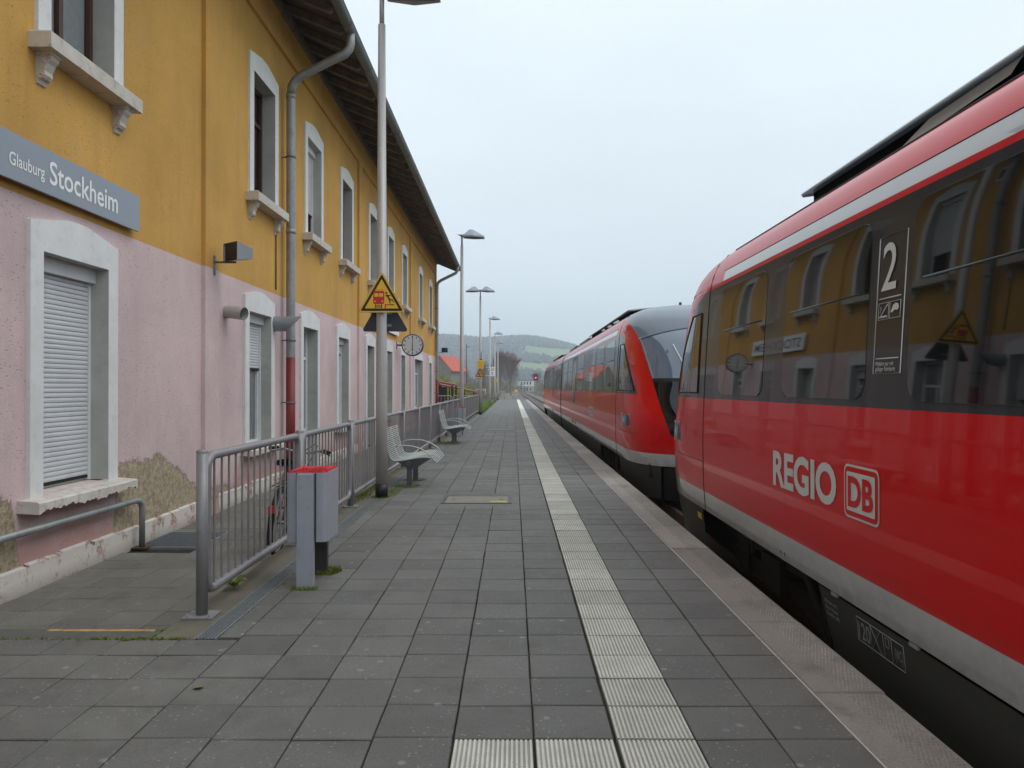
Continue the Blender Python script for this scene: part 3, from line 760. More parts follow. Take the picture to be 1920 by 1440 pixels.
for o in ops:
    y0, y1, z0, z1, ty = o['y0'], o['y1'], o['z0'], o['z1'], o['ty']; yc = (y0 + y1) / 2; W = y1 - y0
    DEP = .24; xb = WX - DEP
    isdoor = z0 < 0
    fmat = 'frame_brown' if (o['up'] and ty in ('curtain', 'brown', 'rolled', 'dark')) else 'frame_white'
    # frame ring = the part itself
    m = MB(); fw = .06
    if ty in ('infill', 'infilldoor'):
        m.box((xb - .04, y0, z0), (xb + .02 + (.06 if ty == 'infill' else 0), y1, z1))
        win = m.build('window' if ty == 'infill' else 'door', 'blind' if ty == 'infill' else 'reveal', station, SORG)
        tag(win, 'walled-up window with grey plaster infill' if ty == 'infill' else 'blocked doorway painted grey-white with a red scrawl')
    else:
        for a, b in (((y0, z0), (y0 + fw, z1)), ((y1 - fw, z0), (y1, z1)), ((y0 + fw, z0), (y1 - fw, z0 + fw)), ((y0 + fw, z1 - fw), (y1 - fw, z1))):
            m.box((xb, a[0], a[1]), (xb + .06, b[0], b[1]))
        tz = z1 - .62
        m.box((xb, y0 + fw, tz), (xb + .05, y1 - fw, tz + .06))
        nm = 1 if ty != 'double' else 3
        for q in range(nm):
            ym = y0 + W * (q + 1) / (nm + 1)
            m.box((xb, ym - .035, z0 + fw), (xb + .052, ym + .035, tz)); m.box((xb, ym - .02, tz + .06), (xb + .05, ym + .02, z1 - fw))
        if isdoor: m.box((xb + .001, y0 + fw, z0 + fw), (xb + .04, y1 - fw, z0 + .85))
        win = m.build('door' if isdoor else 'window', fmat, station, SORG)
        MB().add([(xb + .02, y0 + fw, z0 + fw), (xb + .02, y1 - fw, z0 + fw), (xb + .02, y1 - fw, z1 - fw), (xb + .02, y0 + fw, z1 - fw)], [(0, 1, 2, 3)]).build('pane', 'pane', win, SORG)
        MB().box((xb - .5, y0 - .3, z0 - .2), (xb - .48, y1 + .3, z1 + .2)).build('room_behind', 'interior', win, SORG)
        if ty in ('curtain', 'half', 'box', 'door', 'double') and not (ty == 'box' and yc > 24):
            m = MB(); nseg = 40
            lo = z0 + fw if not isdoor else z0 + .85
            def cf(u, v, a=y0 + .02, b=y1 - .02, lo=lo):
                yy = a + (b - a) * u
                return (xb + .002 + .007 * math.sin(u * 55) + .004 * math.sin(u * 23), yy, lo + (z1 - .03 - lo) * v)
            m.grid(cf, 60, 1); m.build('curtain', 'curtain', win, SORG)
    # roller shutters, slat by slat
    cover_to = {'shut': z0 + .045, 'half': 1.86, 'rolled': 5.15, 'box': z1 - .35}.get(ty)
    if cover_to is not None:
        top = z1 - .14
        MB().box((xb + .062, y0 + .001, top), (xb + .15, y1 - .001, z1 - .001)).build('shutter_box', 'shutter', win, SORG)
        for q in (y0, y1): s = 1 if q == y0 else -1; MB().box((xb + .062, q + s * .001, z0 + .001), (xb + .10, q + s * .036, top - .001)).build('guide_rail', 'frame_white', win, SORG)
        z = top - .045; sm = slat_mesh(W - .076)
        while z > cover_to - .03:
            newobj('slat', sm, win, (xb + .08 - SORG[0], yc - SORG[1], z - SORG[2])); z -= .0455
        MB().box((xb + .07, y0 + .037, z + .02), (xb + .09, y1 - .037, z + .044)).build('end_bar', 'rubber', win, SORG)
    # stone surround with shallow gable and plastered reveal
    m = MB(); sw = .185; xf = WX + .04; bot = z0 - .02 if not isdoor else LOW
    m.box((WX - .02, y0 - sw, bot), (xf, y0, z1)); m.box((WX - .02, y1, bot), (xf, y1 + sw, z1))
    gz = z1 + .24; pk = .11
    poly = [(y0 - sw, z1), (y1 + sw, z1), (y1 + sw, gz), (yc + W * .16, gz + pk * .93), (yc, gz + pk), (yc - W * .16, gz + pk * .93), (y0 - sw, gz)]
    m.prism(poly, 0, WX - .02, xf)
    m.build('surround', 'stone', win, SORG)
    m = MB()
    m.add([(xf - .002, y0 + .001, z0), (xb, y0 + .001, z0), (xb, y0 + .001, z1), (xf - .002, y0 + .001, z1)], [(0, 1, 2, 3)])
    m.add([(xf - .002, y1 - .001, z0), (xb, y1 - .001, z0), (xb, y1 - .001, z1), (xf - .002, y1 - .001, z1)], [(3, 2, 1, 0)])
    m.add([(xf - .002, y0, z1 - .001), (xb, y0, z1 - .001), (xb, y1, z1 - .001), (xf - .002, y1, z1 - .001)], [(0, 1, 2, 3)])
    m.build('reveal', 'reveal', win, SORG)
    if not isdoor:
        if o['up']:
            MB().box((xb + .05, y0 - .27, z0 - .15), (WX + .2, y1 + .27, z0 - .004), .015).build('sill', 'stone_sill', win, SORG)
            if console_me is None: console_me = console_mesh()
            for q in (y0 - .1, y1 + .1): newobj('console', console_me, win, (WX - SORG[0], q - SORG[1], z0 - .15 - SORG[2]))
        else:
            m = MB(); n = 14; a, b = y0 - .3, y1 + .3
            def sf(u, v):
                yy = a + (b - a) * u; th = .118 + (.010 * math.sin(u * 9 + yc * 3) + .008 * math.sin(u * 31 + 2) + .007 * math.sin(u * 83) + .006 * math.sin(u * 140 + 1)) * (1 if yc < 9 else .3)
                ring = [(xb + .05, z0 - .004), (WX + .17, z0 - .03), (WX + .19, z0 - .045), (WX + .19, z0 - th), (WX - .0, z0 - th + .01), (xb + .05, z0 - .1)]
                q = ring[int(round(v * 5))]; return (q[0], yy, q[1])
            m.grid(sf, 70, 5, False)
            for u in (0, 1): m.add([sf(u, v / 5) for v in range(6)], [(0, 1, 2, 3, 4, 5) if u == 0 else (5, 4, 3, 2, 1, 0)])
            m.build('sill', 'sill_flaking' if yc < 9 else 'stone_sill', win, SORG)
    if ty == 'infilldoor':
        m = MB(); m.prism([(y0 + .35, 1.02), (y0 + .7, 1.12), (y0 + .95, 1.05), (y0 + .80, .98), (y0 + .72, .62), (y0 + .64, .95)], 0, xb + .021, xb + .024)
        m.build('painted_scrawl', 'red_pipe', win, SORG)
# small upper vent
MB().box((WX - .01, 14.15, 6.36), (WX + .015, 14.4, 6.74)).build('vent_frame', 'stone', upper_wall, SORG)
MB().box((WX + .0152, 14.2, 6.42), (WX + .0175, 14.35, 6.68)).build('vent_opening', 'interior', upper_wall, SORG)

# roof, eaves
RE = 41.75; R0 = -4.6
EX, EZ = -2.97, 7.76
sl = (8.17 + .12 - EZ - .12) / (EX - WX)          # drop per metre outward
m = MB(); th = .05
ridge = (-9.0, 8.29 + (9.0 - 4.1) * .42)
top = [(EX + .03, EZ + .17), (ridge[0], ridge[1] + .12), (-15, EZ + .17), (-15, EZ + .1), (ridge[0], ridge[1]), (EX + .03, EZ + .1)]
m.prism(top, 1, R0, RE)
roof = m.build('roof', 'roof', station, SORG)
m = MB()
def soff(x): return EZ + .1 + (EX + .03 - x) * ((ridge[1] - EZ - .1) / (EX + .03 - ridge[0]))
nb = 6
for i in range(nb):      # boards running along the eaves
    xa = EX - (i + .03) * (1.2 / nb); xbb = EX - (i + .97) * (1.2 / nb)
    MB().add([(xa, R0, soff(xa) - .004), (xa, RE, soff(xa) - .004), (xbb, RE, soff(xbb) - .004), (xbb, R0, soff(xbb) - .004)], [(3, 2, 1, 0)]).build('soffit_board', 'soffit', roof, SORG)
pr = [(EX - .02, soff(EX) - .01), (EX - .02, soff(EX) - .10), (EX - .07, soff(EX) - .14), (WX - .05, soff(WX) - .15), (WX - .05, soff(WX) - .01)]
m = MB(); m.prism([(p[0] - WX, p[1] - LOW) for p in pr], 1, -.055, .055); raft = m.mesh('rafter', 'rafter')
y = R0 + .3
while y < RE: newobj('rafter', raft, roof, (0, y - B0, 0)); y += .78
gut = MB(); GXc, GZc = EX + .085, EZ + .10
n = 12
def gf(u, v):
    a = PI + PI * v
    return (GXc + .1 * math.cos(a), R0 + (RE - R0) * u, GZc + .1 * math.sin(a))
gut.grid(gf, 1, n); gut.grid(lambda u, v: (GXc + .092 * math.cos(PI + PI * v), R0 + (RE - R0) * u, GZc + .092 * math.sin(PI + PI * v)), 1, n)
gut.tube([(GXc + .1, R0, GZc), (GXc + .1, RE, GZc)], .012, 6)
for q in (R0, RE): gut.add([(GXc + .1 * math.cos(PI + PI * k / n), q, GZc + .1 * math.sin(PI + PI * k / n)) for k in range(n + 1)], [tuple(range(n + 1))])
gutter = gut.build('gutter', 'zinc', station, SORG)
y = 2.0
while y < RE:
    MB().tube(arc((GXc, GZc), .104, PI, 2 * PI, 10, 'xz', y), .012, 5).build('gutter_bracket', 'zinc', gutter, SORG); y += 1.9
def downpipe(y, zred, r=.078):
    px = WX + .16
    m = MB(); m.tube([(px, y, zred), (px, y, 6.72)], r, 14, caps=False)
    m.tube([(px, y, 6.72), (px + .015, y, 6.86), (px + .08, y, 6.97), (px + .2, y, 7.06), (GXc - .25, y, 7.36), (GXc - .1, y, 7.43), (GXc - .02, y, 7.53), (GXc, y, 7.63), (GXc, y, GZc - .05)], r * .98, 14)
    for zz in (6.70, 4.3): m.tube([(px, y, zz - .06), (px, y, zz + .02)], r + .008, 14)
    d = m.build('downpipe', 'zinc_lt', station, SORG)
    MB().tube([(px, y, LOW), (px, y, zred)], r * 1.03, 14).build('lower_pipe', 'red_pipe', d, SORG)
    for zz in (1.25, 5.6, 2.35):
        m = MB(); m.tube([(px, y, zz - .015), (px, y, zz + .015)], r + .012, 14); m.box((WX, y - .012, zz - .01), (px, y + .012, zz + .01)); m.build('pipe_clip', 'zinc', d, SORG)
downpipe(13.75, 2.05); downpipe(40.25, 1.9)
MB().tube([(WX + .02, 13.35, 3.2), (WX + .02, 13.35, 6.6)], .012, 6).build('cable', 'rafter', upper_wall, SORG)
# vents
m = MB(); m.tube([(WX - .05, 11.05, 2.60), (WX + .12, 11.03, 2.59), (WX + .3, 10.97, 2.56)], .092, 16, caps=False)
m.tube([(WX - .05, 11.05, 2.60), (WX + .12, 11.03, 2.59), (WX + .295, 10.972, 2.56)], .082, 16, caps=False)
v1 = m.build('vent_pipe', 'vent_white', station, SORG); tag(v1, 'pale angled vent pipe sticking out of the pink wall')
MB().tube([(WX + .10, 11.035, 2.59), (WX + .12, 11.033, 2.589)], .081, 14).build('vent_inside', 'interior', v1, SORG)
def oblique(r, n=18):
    m = MB(); vs = []
    for k in range(n):
        a = 2 * PI * k / n; vs.append((WX - .02, 13.22 + r * math.cos(a), 2.6 + r * math.sin(a)))
    for k in range(n):
        a = 2 * PI * k / n; vs.append((WX + .36 + .13 * math.sin(a) - .05 * math.cos(a), 13.22 + r * math.cos(a), 2.6 + r * math.sin(a)))
    m.add(vs, [(k, (k + 1) % n, n + (k + 1) % n, n + k) for k in range(n)], True); return m
m = oblique(.13); m2 = oblique(.118); m.add(m2.v, m2.f, True)
v2 = m.build('vent_pipe', 'grey_paint', station, SORG); tag(v2, 'grey vent pipe with a slanting mouth in front of the downpipe')
MB().tube([(WX + .1, 13.22, 2.6), (WX + .12, 13.22, 2.6)], .117, 16).build('vent_inside', 'interior', v2, SORG)

# station name signs
def sign_board(name, label, y0, y1, z0, z1, mat, texts, tmat, x=WX + .085):
    t = thing(name, label, 'sign', (x, (y0 + y1) / 2, z0), 0, 'station name signs')
    org = (x, (y0 + y1) / 2, z0)
    MB().box((WX + .058, y0, z0), (x, y1, z1)).build('board', mat, t, org)
    m = MB()
    for q in (y0 + .3, (y0 + y1) / 2, y1 - .3): m.box((WX - .005, q - .02, z0 + .06), (WX + .057, q + .02, z1 - .06))
    m.build('fixing', 'bench_leg', t, org)
    for s, ya, yb, zb, cap, bold in texts:
        m = MB(); text_into(m, s, yb - ya, cap, lambda u, v: (x + .003, ya + u, zb + v), bold); m.build('lettering', tmat, t, org)
sign_board('station_sign', 'blue-grey station name sign reading Glauburg Stockheim above the shuttered window', 5.68, 8.335, 3.19, 3.57, 'sign_grey',
           [('Glauburg', 6.17, 6.64, 3.305, .105, .008), ('Stockheim', 6.71, 7.87, 3.285, .20, .012)], 'sign_white')
sign_board('station_sign', 'white station name sign with black capitals on the wall behind the warning triangle', 22.4, 27.25, 3.31, 3.86, 'sign_white',
           [('STOCKHEIM', 22.65, 27.0, 3.43, .31, .01)], 'sign_black', x=WX + .095)

# loudspeakers
def speaker(label, wall, rz, flip):
    t = thing('loudspeaker', label, 'loudspeaker', wall, rz, 'wall loudspeakers')
    m = MB(); m.box((0, -.03, -.16), (.015, .03, .1)); m.box((.015, -.012, .0), (.30, .012, .025)); m.build('bracket', 'bench_leg', t)
    a, b = .165, .11
    front = [(-a, -.17, -.115), (a, -.17, -.115), (a, -.17, .13), (-a, -.17, .13)]; back = [(-.07, .13, -.06), (.07, .13, -.06), (.07, .13, .08), (-.07, .13, .08)]
    m = MB(); m.add(front + back, [(0, 4, 5, 1), (1, 5, 6, 2), (2, 6, 7, 3), (3, 7, 4, 0), (4, 7, 6, 5)])
    inn = [(p[0] * .93, p[1], p[2] * .93) for p in front] + [(p[0] * .9, p[1] - .01, p[2] * .9) for p in back]
    m.add(inn, [(1, 5, 4, 0), (2, 6, 5, 1), (3, 7, 6, 2), (0, 4, 7, 3), (5, 6, 7, 4)])
    m.xf(Matrix.Translation((.36, .02, .13)) @ Matrix.Rotation(R(-38 * flip), 4, 'Z')); h = m.build('horn', 'grey_paint', t)
    m = MB(); m.add([(p[0] * .92, p[1] + .02, p[2] * .92) for p in front], [(0, 1, 2, 3)]); m.xf(Matrix.Translation((.36, .02, .13)) @ Matrix.Rotation(R(-38 * flip), 4, 'Z'))
    m.build('horn_mouth', 'black', h)
speaker('grey horn loudspeaker on a bracket where ochre meets pink', (WX + .055, 10.5, 3.2), 0, 1)
speaker('dark loudspeaker at the far corner of the station building', (WX + .09, 41.3, 3.35), 0, -.2)

# clock
clk = thing('station_clock', 'round white-faced station clock in a navy case on a wall arm', 'clock', (-3.53, 27.3, 3.0))
m = MB(); m.lathe([(0, -.09), (.34, -.09), (.385, -.075), (.39, 0), (.385, .075), (.34, .09), (0, .09)], n=40, axis=1); m.build('case', 'clock_rim', clk)
for s in (-1, 1):
    fc = MB(); yq = s * .0925
    fc.add([(.345 * math.cos(2 * PI * k / 40), yq, .345 * math.sin(2 * PI * k / 40)) for k in range(40)], [tuple(range(40))[::-1] if s > 0 else tuple(range(40))])
    fo = fc.build('face', 'clock_face', clk)
    def bar(a0, r0, r1, wd, lay):
        d = (math.sin(a0), math.cos(a0)); p = (d[1], -d[0]); yv = s * (.0935 + lay)
        pts = [(d[0] * r0 + p[0] * wd, d[1] * r0 + p[1] * wd), (d[0] * r1 + p[0] * wd, d[1] * r1 + p[1] * wd), (d[0] * r1 - p[0] * wd, d[1] * r1 - p[1] * wd), (d[0] * r0 - p[0] * wd, d[1] * r0 - p[1] * wd)]
        return [(-s * q[0], yv, q[1]) if s > 0 else (q[0], yv, q[1]) for q in pts]
    mk = MB()
    for k in range(12): mk.add(bar(k * PI / 6, .255, .325, .013 if k % 3 else .017, 0), [(0, 1, 2, 3)])
    mk.build('hour_marks', 'sign_black', fo)
    for a0, r1, wd, nm, lay in ((PI + .0, .22, .014, 'hour_hand', .002), (.03, .315, .011, 'minute_hand', .004)):
        hm = MB(); hm.add(bar(a0, -.06, r1, wd, lay), [(0, 1, 2, 3)])
        if nm == 'hour_hand':
            cx, cz = math.sin(a0) * .17, math.cos(a0) * .17
            hm.add([(cx + .027 * math.cos(2 * PI * k / 14), s * (.0935 + lay + .001), cz + .027 * math.sin(2 * PI * k / 14)) for k in range(14)], [tuple(range(14))])
        hm.build(nm, 'sign_black', fo)
m = MB(); m.tube([(-.565, 0, 0), (-.38, 0, 0)], .03, 10); m.box((-.575, -.05, -.13), (-.555, .05, .13)); m.build('wall_arm', 'clock_rim', clk)

# ------------------------------------------------------------------ wall-side pipes and gratings
t = thing('handrail', 'bent galvanised pipe rail along the foot of the pink wall', 'handrail', (-3.98, 8.33, LOW))
org = (-3.98, 8.33, LOW)
MB().tube([(-3.98, 8.33, LOW), (-3.98, 8.33, .22), (-3.98, 8.31, .28), (-3.98, 8.25, .315), (-3.98, 8.17, .325), (-3.98, 5.3, .345)], .031, 10).build('pipe', 'zinc_lt', t, org)
MB().box((-4.06, 8.25, LOW + .0), (-3.90, 8.41, LOW + .012)).build('foot_plate', 'rail', t, org)
m = MB()
for q in (7.9, 6.2): m.box((-4.1, q - .015, .30), (-4.0, q + .015, .32))
m.build('wall_bracket', 'zinc_lt', t, org)
t = thing('light_well_grating', 'steel bar grating over the light well beside the pink wall', 'grating', (-3.72, 8.78, LOW))
m = MB()
for i in range(17): m.box((-.33, -.42 + i * .053, -.03), (.33, -.41 + i * .053, .004))
m.build('bars', 'steel', t)
m = MB()
for q in (-1, 1): m.box((q * .345 - .015, -.46, -.03), (q * .345 + .015, .46, .006)); m.box((-.33, q * .445 - .012, -.03), (.33, q * .445 + .012, .006))
m.build('frame', 'steel', t)
MB().box((-.33, -.44, -.05), (.33, .44, -.035)).build('pit', 'interior', t)

# ------------------------------------------------------------------ railing
FX = -2.07; FY0, FS, NP = 5.17, 2.36, 17
fence = thing('railing', 'long grey tubular railing with vertical bars between platform and forecourt', 'railing', (FX, FY0, 0))
m = MB(); m.tube([(0, 0, .012), (0, 0, 1.10)], .038, 14); m.lathe([(0, 1.106), (.03, 1.106), (.039, 1.098), (.039, 1.085)], n=14); pm = m.mesh('post', 'fence')
pl = MB().box((-.1, -.09, 0), (.1, .09, .012)).mesh('base_plate', 'fence')
bm_ = MB().tube([(0, 0, .17), (0, 0, 1.05)], .0085, 6, caps=False).mesh('bar', 'fence')
bolt = MB().lathe([(0, .022), (.011, .022), (.011, .012)], n=6).mesh('bolt', 'steel')
a, b = .075, FS - .075; z0, z1, rr = .145, 1.055, .10
path = [(0, p[0], p[1]) for p in rrect(a, b, z0, z1, rr, 6)]
pan = MB().tube(path, .031, 10, closed=True).mesh('panel_frame', 'fence')
for i in range(NP + 1):
    yy = i * FS
    p = newobj('post', pm, fence, (0, yy, 0)); newobj('base_plate', pl, p)
    if i < 4:
        for q in (-1, 1): newobj('bolt', bolt, p, (q * .075, -.06, 0))
    if i == NP: break
    f = newobj('panel_frame', pan, fence, (0, yy, 0))
    for k in range(15): newobj('bar', bm_, f, (0, .075 + .135 + k * .139, 0))

# ------------------------------------------------------------------ lamp posts
def lamp_post(label, y, double=False, up=0.0):
    t = thing('lamp_post', label, 'lamp post', (-1.82, y, 0), 0, 'platform lamp posts')
    m = MB(); m.tube([(0, 0, .17), (0, 0, 1.2), (0, 0, 6.55)], [.082, .078, .050], 18); m.tube([(0, 0, 6.55), (0, 0, 6.88 + up)], .034, 12); m.build('post', 'lamp', t)
    MB().tube([(0, 0, 0), (0, 0, .19)], .086, 18).build('base_sleeve', 'black', t)
    for s in ((1, -1) if double else (1,)):
        m = MB(); yb = .28
        base = [(.05, -.20, 6.90), (.42, -yb, 6.885), (.80, -.17, 6.87), (.80, .17, 6.87), (.42, yb, 6.885), (.05, .20, 6.90)]
        low = [(p[0], p[1], p[2] - .05) for p in base]
        ridge = [(.27, -.07, 7.12), (.39, -.07, 7.12), (.39, .07, 7.12), (.27, .07, 7.12), (.16, 0, 6.99)]
        vs = base + low + ridge
        fs = [(0, 1, 12), (1, 13, 12), (1, 2, 13), (2, 3, 14, 13), (3, 4, 14), (4, 15, 14), (4, 5, 15), (12, 13, 14, 15), (0, 12, 16), (12, 15, 16), (15, 5, 16), (5, 0, 16)]
        fs += [(i, (i + 1) % 6, 6 + (i + 1) % 6, 6 + i)[::-1] for i in range(6)] + [(11, 10, 9, 8, 7, 6)]
        m.add(vs, fs)
        m.add([(-.17, 0, 6.955), (.06, -.17, 6.90), (.17, 0, 6.985), (.06, .17, 6.90), (.0, 0, 6.86)], [(0, 1, 2), (0, 2, 3), (0, 4, 1), (0, 3, 4), (1, 4, 3)])
        if s < 0: m.v = [(-p[0], p[1], p[2]) for p in m.v]; m.f = [f[::-1] for f in m.f]
        m.v = [(p[0], p[1], p[2] + up) for p in m.v]
        h = m.build('lamp_head', 'lamp_hood', t)
        m = MB(); m.grid(lambda u, v: (s * (.13 + .6 * u), (-.15 + .3 * v) * (1 - .3 * abs(u - .5)), 6.832 - .028 * math.sin(PI * u) * math.sin(PI * v) + (-.012) * u), 8, 6)
        m.v = [(p[0], p[1], p[2] + up) for p in m.v]; m.build('diffuser', 'lamp_under', h)
    return t
lamp_post('tallest-looking nearest lamp post carrying the big warning triangle', 10.75, up=.12)
lamp_post('lamp post beside the farther litter bin, single hood towards the track', 27.6)
lamp_post('lamp post with two hoods at the end of the railing', 43.2, True)
lamp_post('lamp post carrying the white kilometre board', 61)
lamp_post('single lamp post next beyond the kilometre board', 78)
lamp_post('last and smallest lamp post at the platform end', 93.5)

# ------------------------------------------------------------------ warning signs
def tri_sign(label, x, y, zb, side, face, group='platform edge warning triangles'):
    """face=-1 looks towards the camera"""
    t = thing('warning_sign', label, 'sign', (x, y, zb), 0, group)
    h = side * .866
    def tri(k, r):   # rounded triangle inset by k
        c = (0, h / 3); out = []
        for a in (90, 210, 330):
            d = 2 * h / 3 - 2 * k - 2 * r
            px, pz = c[0] + d * math.cos(R(a)), c[1] + d * math.sin(R(a))
            for i in range(-3, 4): out.append((px + r * math.cos(R(a + i * 20)), pz + r * math.sin(R(a + i * 20))))
        return out
    f = face; y0 = f * .006
    m = MB(); m.prism(tri(0, .03), 1, -.004, .004); m.build('plate', 'dark_back', t)
    def flat(poly, lay, name, mat, par=t):
        m = MB(); yy = f * (.0052 + .0011 * lay); pts = [((-f) * p[0], yy, p[1]) for p in poly]
        fc = tuple(range(len(pts)))
        m.add(pts, [fc if f < 0 else fc[::-1]]); return m.build(name, mat, par)
    fld = flat(tri(0.002, .028), 0, 'yellow_rim', 'sign_yellow'); flat(tri(.022, .012), 1, 'black_border', 'sign_black'); flat(tri(.056, .004), 2, 'yellow_field', 'sign_yellow')
    k = side / .655
    def S(pts, dx=0, dz=0): return [((p[0] + dx) * k, (p[1] + dz) * k) for p in pts]
    # pictogram: red railcar, platform edge, toppling figure
    flat(S(rrect(-.115, .035, .115, .295, .022)), 3, 'red_railcar', 'sign_red', fld)
    flat(S(rrect(-.10, -.045, .215, .262, .006)), 4, 'cab_window', 'sign_yellow', fld); flat(S(rrect(-.035, .02, .215, .262, .006)), 4, 'cab_window', 'sign_yellow', fld)
    for q in (-.09, .01): flat(S([(q + .012 * math.cos(2 * PI * i / 10), .152 + .012 * math.sin(2 * PI * i / 10)) for i in range(10)]), 4, 'headlamp', 'sign_yellow', fld)
    flat(S([(-.1, .308), (-.07, .312), (-.01, .312), (.02, .308), (.02, .315), (-.1, .315)]), 3, 'pantograph', 'sign_red', fld)
    for q in (-.085, .0): flat(S([(q - .006, .06), (q + .006, .06), (q + .004, .115), (q - .004, .115)]), 3, 'rail_mark', 'sign_black', fld)
    for zz in (.068, .082, .096): flat(S([(-.09, zz), (.008, zz), (.008, zz + .006), (-.09, zz + .006)]), 3, 'sleeper_mark', 'sign_black', fld)
    flat(S([(.04, .06), (.058, .06), (.058, .098), (.115, .098), (.115, .113), (.04, .113)]), 3, 'platform_mark', 'sign_red', fld)
    flat(S([(.118, .098), (.17, .098), (.17, .112), (.118, .112)]), 3, 'platform_mark', 'sign_black', fld)
    man = [(.06, .235), (.075, .25), (.09, .238), (.118, .24), (.128, .252), (.132, .247), (.122, .23), (.098, .224), (.108, .19), (.15, .175), (.168, .14), (.16, .136), (.142, .163), (.118, .172), (.122, .15), (.115, .118), (.105, .118), (.107, .15), (.092, .178), (.078, .215), (.05, .222), (.05, .23)]
    flat(S(man), 4, 'falling_figure', 'sign_black', fld)
    flat(S([(.062 + .014 * math.cos(2 * PI * i / 12), .268 + .014 * math.sin(2 * PI * i / 12)) for i in range(12)]), 4, 'figure_head', 'sign_black', fld)
    m = MB(); zz = h * .42; m.box((-.09, -f * .004, zz), (.09, -f * .012, zz + .035)); zz = h * .12; m.box((-.09, -f * .004, zz), (.09, -f * .012, zz + .035)); m.build('clamp', 'steel', t)
    return t
tri_sign('large yellow warning triangle with red train and falling figure on the nearest lamp post', -1.80, 10.64, 2.545, .66, -1)
tri_sign('dark back of a warning triangle mounted below the yellow one', -1.79, 10.86, 2.30, .66, 1)
tri_sign('smaller yellow warning triangle under the yellow box on the two-hooded lamp post', -1.84, 43.09, 2.08, .60, -1)
t = thing('call_box', 'yellow box with a rod aerial on the two-hooded lamp post', 'box', (-1.80, 43.07, 2.55))
MB().box((-.17, -.10, 0), (.17, .02, .48), .02).build('housing', 'sign_yellow', t); MB().tube([(.03, -.02, .48), (.03, -.02, .92)], .018, 8).build('aerial', 'black', t)
MB().box((-.05, -.04, .48), (.09, .01, .53)).build('aerial_base', 'black', t)
t = thing('kilometre_board', 'white kilometre board reading 31 over 0 on a distant lamp post', 'sign', (-1.62, 60.9, 2.4))
MB().box((-.2, -.01, 0), (.2, .01, .72)).build('plate', 'sign_white', t)
m = MB(); text_into(m, '31', .24, .26, lambda u, v: (-.12 + u, -.0125, .40 + v), .01); text_into(m, '0', .13, .26, lambda u, v: (-.065 + u, -.0125, .07 + v), .01); m.build('digits', 'sign_black', t)
m = MB(); m.box((-.5, -.006, .66), (-.2, .006, .69)); m.box((-.5, -.006, .02), (-.2, .006, .05)); m.box((-.38, -.006, .48), (-.28, .006, .53)); m.build('side_bracket', 'sign_white', t)
t = thing('warning_sign', 'tiny far warning triangle on the post beyond the kilometre board', 'sign', (-1.72, 77.85, 2.1), 0, 'far warning triangles')
MB().prism([(-.22, 0), (.22, 0), (0, .38)], 1, -.004, .004).build('plate', 'sign_yellow', t)
m = MB(); m.add([(-.09, -.006, .06), (.09, -.006, .06), (0, -.006, .2)], [(0, 1, 2)]); m.build('pictogram', 'sign_red', t)

# ------------------------------------------------------------------ benches
def bench(label, x, y):
    t = thing('bench', label, 'bench', (x, y, 0), 0, 'wire benches facing the track')
    prof = [(-.345, .885), (-.335, .80), (-.31, .68), (-.275, .55), (-.245, .46), (-.215, .425), (-.16, .412), (-.05, .42), (.08, .445), (.2, .465), (.30, .468), (.37, .455), (.415, .425), (.44, .385)]
    P = [Vector((p[0], 0, p[1])) for p in prof]; cum = [0]
    for i in range(1, len(P)): cum.append(cum[-1] + (P[i] - P[i - 1]).length)
    def at(s):
        for i in range(1, len(P)):
            if s <= cum[i]: k = (s - cum[i - 1]) / (cum[i] - cum[i - 1]); return P[i - 1].lerp(P[i], k)
        return P[-1]
    Lh = .66
    rod = MB().tube([(0, -Lh, 0), (0, Lh, 0)], .0065, 5, caps=False).mesh('slat', 'bench')
    n = 40
    for i in range(n + 1):
        p = at(cum[-1] * i / n); newobj('slat', rod, t, (p.x, 0, p.z))
    for s in (-Lh, -.0, Lh): MB().tube([(p[0] - .002, s, p[1] - (.006 if s == 0 else 0)) for p in prof], .010, 6).build('side_rail', 'bench', t)
    for s in (-Lh, Lh):
        MB().tube([(-.285, s, .585), (-.2, s, .63), (-.08, s, .645), (.08, s, .635), (.22, s, .59), (.33, s, .52), (.40, s, .435)], .0095, 8).build('armrest', 'bench', t)
    MB().box((-.02, -.55, .32), (.04, .55, .38)).build('crossbeam', 'bench_leg', t)
    for s in (-.38, .38):
        l = MB().box((-.035, s - .035, .0), (.045, s + .035, .34)).build('leg', 'bench_leg', t)
        MB().prism([(-.22, .40), (.36, .44), (.10, .27), (-.03, .27)], 1, s - .012, s + .012).build('seat_bracket', 'bench_leg', l)
        MB().box((-.09, s - .06, 0), (.10, s + .06, .012)).build('foot_plate', 'bench_leg', l)
    return t
bench('nearer pale wire bench beside the lamp post with the triangle', -1.60, 12.35)
bench('farther pale wire bench in front of the farther litter bin', -1.62, 21.3)

